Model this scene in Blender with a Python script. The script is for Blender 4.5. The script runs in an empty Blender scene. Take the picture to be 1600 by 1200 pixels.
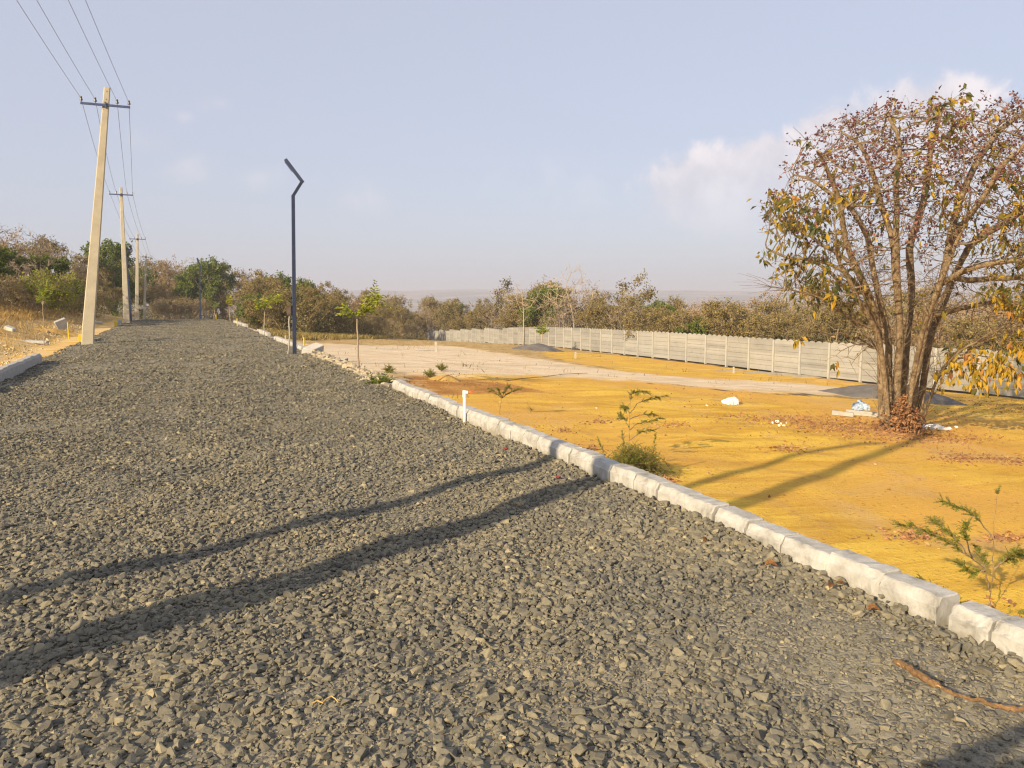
import bpy, bmesh, math, random
import numpy as np
from mathutils import Vector, Matrix, Quaternion
PI = math.pi
rng = np.random.default_rng(7)
random.seed(7)
scene = bpy.context.scene
COL = scene.collection

# ------------------------------------------------------------------ camera
CAM_H = 1.6
FPX = 1200.0                       # focal length in pixels of a 1600 px wide picture
PITCH = math.atan(0.11)
YAW = math.radians(23.3)           # camera looks 23.3 degrees to the right of the road (+Y)
FH = np.array([math.sin(YAW), math.cos(YAW), 0.0])
RR = np.array([math.cos(YAW), -math.sin(YAW), 0.0])
ZZ = np.array([0, 0, 1.0])
FF = FH * math.cos(PITCH) - ZZ * math.sin(PITCH)
UU = FH * math.sin(PITCH) + ZZ * math.cos(PITCH)
cam_d = bpy.data.cameras.new('camera')
cam_d.sensor_width = 36.0
cam_d.lens = 36.0 * FPX / 1600.0
cam_d.clip_start = 0.05
cam_d.clip_end = 40000
cam = bpy.data.objects.new('camera', cam_d)
COL.objects.link(cam)
cam.matrix_world = Matrix(((RR[0], UU[0], -FF[0], 0), (RR[1], UU[1], -FF[1], 0), (RR[2], UU[2], -FF[2], CAM_H), (0, 0, 0, 1)))
scene.camera = cam

# ------------------------------------------------------------------ sun and sky
SUN_EL = math.radians(22.0)
SUN_AZ = math.radians(243.2)       # clockwise from +Y, where the sun stands
sun_d = bpy.data.lights.new('sun', 'SUN')
sun_d.energy = 4.3
sun_d.angle = math.radians(0.6)
sun_d.color = (1.0, 0.80, 0.52)
sun = bpy.data.objects.new('sun', sun_d)
COL.objects.link(sun)
to_sun = Vector((math.sin(SUN_AZ) * math.cos(SUN_EL), math.cos(SUN_AZ) * math.cos(SUN_EL), math.sin(SUN_EL)))
sun.rotation_euler = (-to_sun).to_track_quat('-Z', 'Y').to_euler()
sun.location = (-30, -15, 30)


def N(nt, typ, loc=(0, 0), **kw):
    n = nt.nodes.new(typ)
    n.location = loc
    for k, v in kw.items():
        if k.startswith('i_'):
            n.inputs[k[2:].replace('_', ' ')].default_value = v
        else:
            setattr(n, k, v)
    return n


def lk(nt, a, b):
    nt.links.new(a, b)


def mathn(nt, op, a, b=None, c=None, clamp=False):
    n = nt.nodes.new('ShaderNodeMath')
    n.operation = op
    n.use_clamp = clamp
    for i, v in enumerate((a, b, c)):
        if v is None:
            continue
        if isinstance(v, (int, float)):
            n.inputs[i].default_value = v
        else:
            lk(nt, v, n.inputs[i])
    return n.outputs[0]


def smooth(nt, x, a, b):
    n = nt.nodes.new('ShaderNodeMapRange')
    n.interpolation_type = 'SMOOTHSTEP'
    lk(nt, x, n.inputs['Value'])
    for nm, v in (('From Min', a), ('From Max', b)):
        if isinstance(v, (int, float)):
            n.inputs[nm].default_value = v
        else:
            lk(nt, v, n.inputs[nm])
    return n.outputs['Result']


def mixc(nt, fac, a, b, blend='MIX'):
    n = nt.nodes.new('ShaderNodeMix')
    n.data_type = 'RGBA'
    n.blend_type = blend
    for sock, v in ((n.inputs[0], fac), (n.inputs[6], a), (n.inputs[7], b)):
        if isinstance(v, (int, float)):
            sock.default_value = v
        elif isinstance(v, (tuple, list)):
            sock.default_value = tuple(v) + ((1,) if len(v) == 3 else ())
        else:
            lk(nt, v, sock)
    return n.outputs[2]


def noise(nt, vec, scale, detail=4, rough=0.55, dist=0.0):
    n = nt.nodes.new('ShaderNodeTexNoise')
    n.inputs['Scale'].default_value = scale
    n.inputs['Detail'].default_value = detail
    n.inputs['Roughness'].default_value = rough
    n.inputs['Distortion'].default_value = dist
    if vec is not None:
        lk(nt, vec, n.inputs['Vector'])
    return n.outputs['Fac']


def ramp(nt, fac, stops):
    n = nt.nodes.new('ShaderNodeValToRGB')
    cr = n.color_ramp
    while len(cr.elements) < len(stops):
        cr.elements.new(0.5)
    for e, (p, c) in zip(cr.elements, stops):
        e.position = p
        e.color = tuple(c) + ((1,) if len(c) == 3 else ())
    lk(nt, fac, n.inputs[0])
    return n.outputs[0]


world = bpy.data.worlds.new('World')
scene.world = world
world.use_nodes = True
wt = world.node_tree
wt.nodes.clear()
w_out = N(wt, 'ShaderNodeOutputWorld')
w_bg = N(wt, 'ShaderNodeBackground')
w_bg.inputs['Strength'].default_value = 0.15
sky = N(wt, 'ShaderNodeTexSky')
sky.sky_type = 'NISHITA'
sky.sun_disc = False
sky.sun_elevation = SUN_EL
sky.sun_rotation = SUN_AZ
sky.altitude = 300
sky.air_density = 1.0
sky.dust_density = 2.5
sky.ozone_density = 2.0
# cumulus of the real sky, placed by compass direction
tc = N(wt, 'ShaderNodeTexCoord')
sep = N(wt, 'ShaderNodeSeparateXYZ')
lk(wt, tc.outputs['Generated'], sep.inputs[0])
az = mathn(wt, 'ARCTAN2', sep.outputs['X'], sep.outputs['Y'])        # clockwise from +Y
el = mathn(wt, 'ARCSINE', sep.outputs['Z'])
dirv = tc.outputs['Generated']
cn = noise(wt, dirv, 16, 7, 0.62, 0.3)
cn2 = noise(wt, dirv, 5, 5, 0.5, 0.2)
cdx = mathn(wt, 'SUBTRACT', az, YAW)


def cloud_blob(a0, e0, ra, re, amp):
    """soft round-topped cloud around azimuth a0 / elevation e0 (radians, relative to the view's azimuth)"""
    da = mathn(wt, 'DIVIDE', mathn(wt, 'SUBTRACT', cdx, a0), ra)
    de = mathn(wt, 'DIVIDE', mathn(wt, 'SUBTRACT', el, e0), re)
    r = mathn(wt, 'SQRT', mathn(wt, 'ADD', mathn(wt, 'MULTIPLY', da, da), mathn(wt, 'MULTIPLY', de, de)))
    v = mathn(wt, 'SUBTRACT', 1.0, r)
    return mathn(wt, 'MULTIPLY', v, amp)


def dir_of(px, py):
    d = FF + RR * (px - 800) / FPX + UU * (600 - py) / FPX
    d /= np.linalg.norm(d)
    return math.atan2(d[0], d[1]) - YAW, math.asin(d[2])


W_NODES = dict(cloud_blob=cloud_blob)
blobs = []
for (px, py, rx, ry, amp) in [(1440, 225, 120, 95, 1.0), (1320, 245, 110, 85, 1.0), (1215, 275, 120, 70, .9), (1110, 300, 130, 75, .75),
                              (1560, 250, 130, 80, .9), (1240, 340, 240, 80, .6), (1450, 330, 260, 110, .75)]:
    a0, e0 = dir_of(px, py)
    blobs.append(cloud_blob(a0, e0, rx / FPX, ry / FPX, amp))
body = blobs[0]
for b in blobs[1:]:
    body = mathn(wt, 'SMOOTH_MAX', body, b, 0.08)
body = mathn(wt, 'ADD', body, mathn(wt, 'MULTIPLY', mathn(wt, 'SUBTRACT', cn, 0.5), 1.1))
cm = smooth(wt, body, 0.02, 0.30)
faint = []
for (px, py, rx, ry, amp) in [(300, 265, 60, 35, .8), (235, 225, 40, 30, .7), (335, 160, 45, 18, .7), (285, 182, 25, 14, .6), (560, 310, 90, 35, .5), (400, 280, 70, 25, .4), (860, 300, 160, 60, .35)]:
    a0, e0 = dir_of(px, py)
    faint.append(cloud_blob(a0, e0, rx / FPX, ry / FPX, amp))
fb = faint[0]
for b in faint[1:]:
    fb = mathn(wt, 'MAXIMUM', fb, b)
fb = mathn(wt, 'ADD', fb, mathn(wt, 'MULTIPLY', mathn(wt, 'SUBTRACT', cn, 0.5), 1.6))
fm = mathn(wt, 'MULTIPLY', smooth(wt, fb, 0.1, 0.9), 0.28)
lowfade = smooth(wt, el, 0.03, 0.2)
cmf = mathn(wt, 'MULTIPLY', mathn(wt, 'MULTIPLY', cm, lowfade), 0.85)
call = mathn(wt, 'MAXIMUM', cmf, fm)
skyc = mixc(wt, 0.83, sky.outputs[0], (2.03, 2.10, 2.50))       # thin high veil whitening the blue
SKY_MIX = skyc
cloudc = mixc(wt, smooth(wt, cn, 0.35, 0.7), (2.75, 2.6, 2.8), (3.7, 3.4, 3.45))
lk(wt, mixc(wt, call, skyc, cloudc), w_bg.inputs['Color'])
lk(wt, w_bg.outputs[0], w_out.inputs[0])

scene.view_settings.view_transform = 'Standard'
scene.view_settings.look = 'None'
scene.view_settings.exposure = 0.9
scene.view_settings.gamma = 1.0
scene.view_settings.use_curve_mapping = False
scene.cycles.max_bounces = 5
scene.cycles.diffuse_bounces = 2
scene.cycles.glossy_bounces = 2
scene.cycles.transparent_max_bounces = 8
scene.cycles.volume_bounces = 0
scene.cycles.use_denoising = True
scene.cycles.filter_width = 1.2


# ------------------------------------------------------------------ helpers
def ray(px, py):
    return FF + RR * (px - 800) / FPX + UU * (600 - py) / FPX


def W(px, py, d):
    """world point on the ray of a photo pixel at horizontal forward distance d"""
    r = ray(px, py)
    return np.array([0, 0, CAM_H]) + r * (d / float(r @ FH))


_TAB = {}


def lerpt(tab, x):
    k = id(tab)
    if k not in _TAB:
        _TAB[k] = (np.array([a for a, b in tab], float), np.array([b for a, b in tab], float))
    return np.interp(x, *_TAB[k])


def sstep(x, a, b):
    t = np.clip((np.asarray(x, float) - a) / (b - a), 0, 1)
    return t * t * (3 - 2 * t)


ZR = [(-50, 0), (52, 0.0), (66, -.05), (80, -.3), (95, -.68), (107, -1.05), (150, -2.6), (220, -6), (400, -14), (700, -24)]
ZE = [(-50, -.9), (10, -.8), (15, -.62), (21, -.42), (32, -.42), (45, -.6), (60, -.9), (80, -1.55), (110, -2.3), (150, -3.6), (220, -6.6), (400, -14), (700, -24)]
ZW = [(-50, -2.3), (20, -2.5), (30, -2.68), (45, -2.68), (60, -2.9), (69, -3.1), (83, -3.65), (105, -4.6), (129, -5.7), (200, -9), (400, -18), (700, -26)]
XW = [(-60, 32), (50, 32), (62, 33), (75, 34.6), (88, 36.3), (110, 38.3), (130, 39.5), (800, 40)]


def sm(tab, y, w=4.0):
    return (lerpt(tab, y - w) + 2 * lerpt(tab, y) + lerpt(tab, y + w)) / 4


def zground(x, y):
    x = np.asarray(x, float)
    y = np.asarray(y, float)
    zr = sm(ZR, y)
    ze = sm(ZE, y)
    zw = sm(ZW, y)
    xw = lerpt(XW, y)
    t = np.clip((x - 5.2) / (xw - 5.2), 0, None)
    tt = np.where(t < 1, t, 1 + (t - 1) * np.clip(.9 - (t - 1) * .02, .15, 1))
    right = ze + (zw - ze) * tt
    right = np.maximum(right, -34)
    bank = sstep(x, 3.68, 5.1)
    zr_ = (zr - .06) * (1 - bank) + right * bank
    lz = np.clip((-x - 4.4), 0, None)
    left = zr - .06 + np.minimum(.22 * lz, 1.35 + .01 * lz) * sstep(lz, -.2, .8)
    z = np.where(x > 3.0, zr_, np.where(x < -3.4, left, zr - .09))
    # gentle unevenness off the road
    n = (.05 * np.sin(x * .9 + 1.3 * np.sin(y * .37)) * np.sin(y * .53 + 1.1) + .03 * np.sin(x * 2.1 + y * 1.3) + .02 * np.sin(x * 3.7 - y * 2.9 + 2))
    off = sstep(x, 5.0, 8) + sstep(-x, 5, 8)
    z = z + n * off * .45
    # far hills
    r = np.hypot(x, y)
    a = np.arctan2(x, y) - YAW
    far = sstep(r, 2300, 4300)
    hgt = 88 + 6 * np.sin(a * 9 + 1) + 5 * np.sin(a * 23 + 2) + 2.5 * np.sin(a * 61) - 26 * sstep(a, .05, .5)
    z = np.where(r > 2300, z * (1 - far) + hgt * far * .62 + 0 * z, z)
    return z


def G(px, py):
    """where the ray of a photo pixel meets the terrain"""
    r = ray(px, py)
    hd = float(r @ FH)
    prev = 0.5
    d = 0.5
    while d < 3000:
        p = np.array([0, 0, CAM_H]) + r * (d / hd)
        if p[2] < zground(p[0], p[1]):
            lo, hi = prev, d
            for _ in range(30):
                m = (lo + hi) / 2
                p = np.array([0, 0, CAM_H]) + r * (m / hd)
                if p[2] < zground(p[0], p[1]):
                    hi = m
                else:
                    lo = m
            return p
        prev = d
        d *= 1.03
    return p


def depth(p):
    return float(p[0] * FH[0] + p[1] * FH[1])


def proj(x, y, z):
    d = np.stack([x, y, z - CAM_H], -1)
    c = d @ FF
    c = np.where(np.abs(c) < 1e-6, 1e-6, c)
    return 800 + FPX * (d @ RR) / c, 600 - FPX * (d @ UU) / c, c


def mesh_np(name, verts, faces):
    """verts (n,3); faces: array (m,k) or list of arrays with different k"""
    me = bpy.data.meshes.new(name)
    verts = np.asarray(verts, np.float32)
    if isinstance(faces, np.ndarray):
        faces = [faces]
    faces = [np.asarray(f, np.int32) for f in faces if len(f)]
    loops = np.concatenate([f.ravel() for f in faces])
    sizes = np.concatenate([np.full(len(f), f.shape[1], np.int32) for f in faces])
    starts = np.concatenate([[0], np.cumsum(sizes)[:-1]]).astype(np.int32)
    me.vertices.add(len(verts))
    me.vertices.foreach_set('co', verts.ravel())
    me.loops.add(len(loops))
    me.loops.foreach_set('vertex_index', loops)
    me.polygons.add(len(sizes))
    me.polygons.foreach_set('loop_start', starts)
    me.polygons.foreach_set('loop_total', sizes)
    me.update(calc_edges=True)
    me.polygons.foreach_set('use_smooth', np.zeros(len(me.polygons), bool))
    return me


def fattr(me, name, vals):
    a = me.attributes.new(name, 'FLOAT', 'POINT')
    a.data.foreach_set('value', np.asarray(vals, np.float32))


def obj(name, me, mat, parent=None, smooth_=False):
    if isinstance(me, bmesh.types.BMesh):
        m = bpy.data.meshes.new(name)
        me.to_mesh(m)
        me.free()
        me = m
    o = bpy.data.objects.new(name, me)
    COL.objects.link(o)
    if mat and not me.materials:
        me.materials.append(mat)
    if parent:
        o.parent = parent
    if smooth_:
        me.polygons.foreach_set('use_smooth', np.ones(len(me.polygons), bool))
    return o


def tag(o, label=None, cat=None, group=None, kind=None):
    if label:
        o['label'] = label
    if cat:
        o['category'] = cat
    if group:
        o['group'] = group
    if kind:
        o['kind'] = kind
    return o


def empty(name, loc, rz=0.0):
    e = bpy.data.objects.new(name, None)
    e.empty_display_size = .3
    COL.objects.link(e)
    e.location = tuple(float(v) for v in loc)
    e.rotation_euler = (0, 0, rz)
    return e


def copy_tree(o, parent=None):
    c = o.copy()
    COL.objects.link(c)
    c.parent = parent
    for ch in list(o.children):
        copy_tree(ch, c)
    return c


def box(bm, c, s, rot=None, taper=1.0):
    """box centred at c with size s; top scaled by taper"""
    r = bmesh.ops.create_cube(bm, size=1.0)
    for v in r['verts']:
        k = taper if v.co.z > 0 else 1.0
        p = Vector((v.co.x * s[0] * k, v.co.y * s[1] * k, v.co.z * s[2]))
        if rot is not None:
            p = rot @ p
        v.co = p + Vector(c)
    return r['verts']


def bar(bm, a, b, wx, wy, wx2=None, wy2=None, up=Vector((0, 0, 1))):
    """rectangular bar from a to b"""
    a = Vector(a)
    b = Vector(b)
    d = (b - a).normalized()
    x = d.cross(up)
    if x.length < 1e-3:
        x = Vector((1, 0, 0))
        x = (x - d * x.dot(d))
    x.normalize()
    y = x.cross(d).normalized()
    wx2 = wx if wx2 is None else wx2
    wy2 = wy if wy2 is None else wy2
    vs = []
    for p, u, w in ((a, wx, wy), (b, wx2, wy2)):
        for sx, sy in ((-1, -1), (1, -1), (1, 1), (-1, 1)):
            vs.append(bm.verts.new(p + x * sx * u / 2 + y * sy * w / 2))
    for f in ((0, 3, 2, 1), (4, 5, 6, 7), (0, 1, 5, 4), (1, 2, 6, 5), (2, 3, 7, 6), (3, 0, 4, 7)):
        bm.faces.new([vs[i] for i in f])
    return vs


def cyl(bm, a, b, r1, r2=None, n=10, caps=True):
    a = Vector(a)
    b = Vector(b)
    r2 = r1 if r2 is None else r2
    d = (b - a).normalized()
    x = d.orthogonal().normalized()
    y = d.cross(x)
    A = [bm.verts.new(a + (x * math.cos(t) + y * math.sin(t)) * r1) for t in [2 * PI * i / n for i in range(n)]]
    B = [bm.verts.new(b + (x * math.cos(t) + y * math.sin(t)) * r2) for t in [2 * PI * i / n for i in range(n)]]
    for i in range(n):
        bm.faces.new((A[i], A[(i + 1) % n], B[(i + 1) % n], B[i]))
    if caps:
        bm.faces.new(A[::-1])
        bm.faces.new(B)


def tube_path(pts, rads, n=6):
    """one continuous tapered tube -> verts, quads"""
    pts = np.asarray(pts, float)
    rads = np.asarray(rads, float)
    t = np.gradient(pts, axis=0)
    t /= np.linalg.norm(t, axis=1)[:, None] + 1e-9
    ref = np.array([.3, .2, 1.0]) if abs(t[0][2]) < .9 else np.array([1.0, .2, .1])
    x = np.cross(t, ref)
    x /= np.linalg.norm(x, axis=1)[:, None] + 1e-9
    y = np.cross(t, x)
    a = np.arange(n) * 2 * PI / n
    v = pts[:, None, :] + rads[:, None, None] * (x[:, None, :] * np.cos(a)[None, :, None] + y[:, None, :] * np.sin(a)[None, :, None])
    m = len(pts)
    i = np.arange(m - 1)[:, None] * n
    j = np.arange(n)[None, :]
    jn = (j + 1) % n
    f = np.stack([i + j, i + jn, i + n + jn, i + n + j], -1).reshape(-1, 4)
    return v.reshape(-1, 3), f


class Acc:
    def __init__(s):
        s.v, s.f, s.a, s.n = [], {}, [], 0

    def add(s, v, f, attr=None):
        v = np.asarray(v, float)
        f = np.asarray(f)
        s.v.append(v)
        s.f.setdefault(f.shape[1], []).append(f + s.n)
        s.n += len(v)
        s.a.append(np.full(len(v), attr if attr is not None else 0.0) if np.ndim(attr) == 0 else np.asarray(attr))

    def mesh(s, name, attr=None):
        me = mesh_np(name, np.concatenate(s.v), [np.concatenate(x) for x in s.f.values()])
        if attr:
            fattr(me, attr, np.concatenate(s.a))
        return me


# ------------------------------------------------------------------ materials
def mat_base(name, rough=0.85, spec=0.2):
    m = bpy.data.materials.new(name)
    m.use_nodes = True
    nt = m.node_tree
    b = nt.nodes['Principled BSDF']
    b.inputs['Roughness'].default_value = rough
    b.inputs['Specular IOR Level'].default_value = spec
    t = N(nt, 'ShaderNodeTexCoord')
    return m, nt, b, t.outputs['Object']


def add_bump(nt, b, h, strength=.5, dist=.02, normal=None):
    n = N(nt, 'ShaderNodeBump')
    n.inputs['Strength'].default_value = strength
    n.inputs['Distance'].default_value = dist
    lk(nt, h, n.inputs['Height'])
    if normal is not None:
        lk(nt, normal, n.inputs['Normal'])
    lk(nt, n.outputs[0], b.inputs['Normal'])
    return n.outputs[0]


def mat_simple(name, c1, c2, scale=8, rough=.85, bump=.3, bdist=.01, spec=.2, metal=0.0, fine=60):
    m, nt, b, v = mat_base(name, rough, spec)
    n1 = noise(nt, v, scale, 5, .6)
    n2 = noise(nt, v, fine, 3, .6)
    f = mathn(nt, 'ADD', mathn(nt, 'MULTIPLY', n1, .65), mathn(nt, 'MULTIPLY', n2, .35))
    c = ramp(nt, f, [(.32, c1), (.68, c2)])
    lk(nt, c, b.inputs['Base Color'])
    b.inputs['Metallic'].default_value = metal
    if bump:
        add_bump(nt, b, f, bump, bdist)
    return m


def mat_leaf(name, stops, trans=.3, rough=.6):
    """leaf material whose colour runs over the mesh attribute 'tint'"""
    m = bpy.data.materials.new(name)
    m.use_nodes = True
    nt = m.node_tree
    b = nt.nodes['Principled BSDF']
    b.inputs['Roughness'].default_value = rough
    b.inputs['Specular IOR Level'].default_value = .25
    at = N(nt, 'ShaderNodeAttribute', attribute_name='tint')
    c = ramp(nt, at.outputs['Fac'], stops)
    lk(nt, c, b.inputs['Base Color'])
    if trans:
        tr = N(nt, 'ShaderNodeBsdfTranslucent')
        lk(nt, c, tr.inputs['Color'])
        mx = N(nt, 'ShaderNodeMixShader')
        mx.inputs[0].default_value = trans
        lk(nt, b.outputs[0], mx.inputs[1])
        lk(nt, tr.outputs[0], mx.inputs[2])
        lk(nt, mx.outputs[0], nt.nodes['Material Output'].inputs[0])
    return m


# gravel stones
def make_gravel_mat():
    m, nt, b, v = mat_base('gravel_stone', .9, .15)
    at = N(nt, 'ShaderNodeAttribute', attribute_name='tint')
    c = ramp(nt, at.outputs['Fac'], [(0, (.11, .105, .092)), (.25, (.155, .148, .122)), (.6, (.21, .196, .15)), (.88, (.27, .245, .175)), (1, (.36, .315, .21))])
    n1 = noise(nt, v, 22, 4, .65)
    n2 = noise(nt, v, 1.1, 2, .5)
    c = mixc(nt, 1.0, c, ramp(nt, n1, [(.3, (.72, .72, .74)), (.7, (1.15, 1.13, 1.08))]), 'MULTIPLY')
    c = mixc(nt, 1.0, c, ramp(nt, n2, [(.3, (.86, .87, .9)), (.7, (1.1, 1.06, .98))]), 'MULTIPLY')
    lk(nt, c, b.inputs['Base Color'])
    add_bump(nt, b, noise(nt, v, 90, 4, .7), .5, .006)
    return m


def make_road_mat():
    m, nt, b, v = mat_base('road_stone_dust', .95, .1)
    vo = N(nt, 'ShaderNodeTexVoronoi')
    vo.inputs['Scale'].default_value = 26
    vo.inputs['Randomness'].default_value = 1
    lk(nt, v, vo.inputs['Vector'])
    vo2 = N(nt, 'ShaderNodeTexVoronoi')
    vo2.feature = 'DISTANCE_TO_EDGE'
    vo2.inputs['Scale'].default_value = 26
    lk(nt, v, vo2.inputs['Vector'])
    s = N(nt, 'ShaderNodeSeparateColor')
    lk(nt, vo.outputs['Color'], s.inputs[0])
    fine = noise(nt, v, 150, 3, .7)
    mid = noise(nt, v, 1.3, 4, .55)
    pebble = ramp(nt, s.outputs[0], [(0, (.14, .13, .105)), (.5, (.23, .21, .16)), (1, (.33, .29, .205))])
    dust = ramp(nt, fine, [(.3, (.19, .175, .135)), (.7, (.33, .295, .21))])
    c = mixc(nt, smooth(nt, mid, .5, .66), pebble, dust)
    lk(nt, c, b.inputs['Base Color'])
    h = mathn(nt, 'ADD', mathn(nt, 'MULTIPLY', mathn(nt, 'MULTIPLY', smooth(nt, vo2.outputs['Distance'], 0, .25), s.outputs[1]), 1.0), mathn(nt, 'MULTIPLY', fine, .3))
    add_bump(nt, b, h, .6, .014)
    return m


def make_ground_mat():
    m, nt, b, v = mat_base('earth', .95, .08)
    ay = N(nt, 'ShaderNodeAttribute', attribute_name='yellow').outputs['Fac']
    asd = N(nt, 'ShaderNodeAttribute', attribute_name='sand').outputs['Fac']
    ag = N(nt, 'ShaderNodeAttribute', attribute_name='dry').outputs['Fac']
    ar = N(nt, 'ShaderNodeAttribute', attribute_name='red').outputs['Fac']
    mp = N(nt, 'ShaderNodeMapping')
    mp.inputs['Rotation'].default_value = (0, 0, math.radians(28))
    mp.inputs['Scale'].default_value = (.25, 1.4, 1)
    lk(nt, v, mp.inputs[0])
    streak = noise(nt, mp.outputs[0], 1.6, 6, .62, .4)
    big = noise(nt, v, .22, 4, .55)
    mid = noise(nt, v, 1.5, 5, .6)
    big2 = noise(nt, v, .55, 6, .65, .8)
    fine = noise(nt, v, 14, 5, .7)
    grit = noise(nt, v, 70, 3, .7)
    yel = mixc(nt, smooth(nt, streak, .36, .62), (.61, .345, .05), (.82, .54, .085))
    yel = mixc(nt, smooth(nt, big, .4, .66), yel, (.70, .40, .085))
    yel = mixc(nt, mathn(nt, 'MULTIPLY', smooth(nt, mid, .54, .68), .55), yel, (.52, .28, .06))
    yel = mixc(nt, mathn(nt, 'MULTIPLY', smooth(nt, big2, .52, .66), .6), yel, (.66, .43, .17))
    yel = mixc(nt, smooth(nt, fine, .55, .70), yel, (.40, .21, .05))
    yel = mixc(nt, mathn(nt, 'MULTIPLY', smooth(nt, grit, .55, .7), .5), yel, (.74, .50, .16))
    red = mixc(nt, smooth(nt, mid, .38, .62), (.40, .19, .05), (.56, .30, .085))
    red = mixc(nt, smooth(nt, fine, .52, .68), red, (.25, .12, .045))
    sand = mixc(nt, smooth(nt, streak, .38, .62), (.66, .51, .32), (.80, .65, .45))
    sand = mixc(nt, smooth(nt, fine, .55, .75), sand, (.54, .41, .26))
    sand = mixc(nt, mathn(nt, 'MULTIPLY', smooth(nt, grit, .5, .7), .4), sand, (.84, .72, .55))
    dry = mixc(nt, smooth(nt, mid, .35, .65), (.42, .27, .10), (.62, .44, .20))
    dry = mixc(nt, smooth(nt, fine, .48, .7), dry, (.22, .14, .055))
    base = mixc(nt, smooth(nt, mid, .35, .65), (.15, .11, .06), (.24, .17, .09))
    wob = mathn(nt, 'ADD', mathn(nt, 'MULTIPLY', mathn(nt, 'SUBTRACT', mid, .5), 1.5), mathn(nt, 'MULTIPLY', mathn(nt, 'SUBTRACT', fine, .5), .7))

    def msk(a, lo=.36, hi=.64):
        return smooth(nt, mathn(nt, 'ADD', a, wob), lo, hi)
    c = mixc(nt, msk(ag), base, dry)
    c = mixc(nt, msk(ay), c, yel)
    c = mixc(nt, msk(ar), c, red)
    c = mixc(nt, msk(asd, .18, .92), c, sand)
    # far country: dull green-brown fields
    sp = N(nt, 'ShaderNodeSeparateXYZ')
    lk(nt, v, sp.inputs[0])
    dist = N(nt, 'ShaderNodeVectorMath', operation='LENGTH')
    lk(nt, v, dist.inputs[0])
    farn = noise(nt, v, .004, 5, .6)
    farc = ramp(nt, farn, [(.35, (.07, .075, .04)), (.5, (.13, .11, .06)), (.60, (.40, .27, .17)), (.7, (.11, .10, .05))])
    c = mixc(nt, smooth(nt, dist.outputs['Value'], 250, 500), c, farc)
    lk(nt, c, b.inputs['Base Color'])
    h = mathn(nt, 'ADD', mathn(nt, 'MULTIPLY', fine, .6), mathn(nt, 'MULTIPLY', grit, .25))
    h = mathn(nt, 'ADD', h, mathn(nt, 'MULTIPLY', streak, .9))
    add_bump(nt, b, h, .8, .07)
    return m


M_GRAVEL = make_gravel_mat()
M_ROAD = make_road_mat()
M_GROUND = make_ground_mat()


def make_kerb_mat():
    m, nt, b, v = mat_base('whitewashed_concrete', .8, .2)
    inf = N(nt, 'ShaderNodeObjectInfo')
    off = N(nt, 'ShaderNodeVectorMath', operation='ADD')
    lk(nt, v, off.inputs[0])
    lk(nt, inf.outputs['Location'], off.inputs[1])
    vv = off.outputs[0]
    n1 = noise(nt, vv, 7, 6, .65, .4)
    n2 = noise(nt, vv, 60, 4, .7)
    c = ramp(nt, n1, [(.28, (.20, .19, .165)), (.40, (.34, .33, .30)), (.6, (.47, .46, .43))])
    sp = N(nt, 'ShaderNodeSeparateXYZ')
    lk(nt, v, sp.inputs[0])
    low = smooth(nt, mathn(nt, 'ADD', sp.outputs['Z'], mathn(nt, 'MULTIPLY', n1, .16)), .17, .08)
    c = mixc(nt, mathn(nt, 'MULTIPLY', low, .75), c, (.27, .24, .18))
    c = mixc(nt, mathn(nt, 'MULTIPLY', smooth(nt, n2, .6, .72), .6), c, (.30, .28, .24))
    lk(nt, c, b.inputs['Base Color'])
    add_bump(nt, b, mathn(nt, 'ADD', n1, mathn(nt, 'MULTIPLY', n2, .5)), .6, .015)
    return m


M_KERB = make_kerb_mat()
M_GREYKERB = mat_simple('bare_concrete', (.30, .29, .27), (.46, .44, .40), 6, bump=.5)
M_YELLOW = mat_simple('yellow_paint', (.60, .42, .03), (.78, .60, .05), 12, .6, .2)
M_POLE = mat_simple('pole_concrete', (.40, .355, .26), (.54, .485, .37), 3, .85, .6, .02)
M_STEEL = mat_simple('blue_black_steel', (.02, .028, .06), (.035, .05, .10), 9, .45, .1, .003, .5)
M_ARM = mat_simple('crossarm_steel', (.05, .07, .16), (.09, .12, .24), 9, .5, .1, .003, .4)
M_INS = mat_simple('insulator_glaze', (.05, .04, .06), (.09, .07, .10), 9, .3, 0, .003, .5)
M_WIRE = mat_simple('wire', (.16, .17, .20), (.22, .23, .26), 9, .5, 0, .003, .5)
M_WALLP = mat_simple('precast_panel', (.24, .235, .215), (.34, .33, .30), 1.2, .9, .4, .01)
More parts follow.
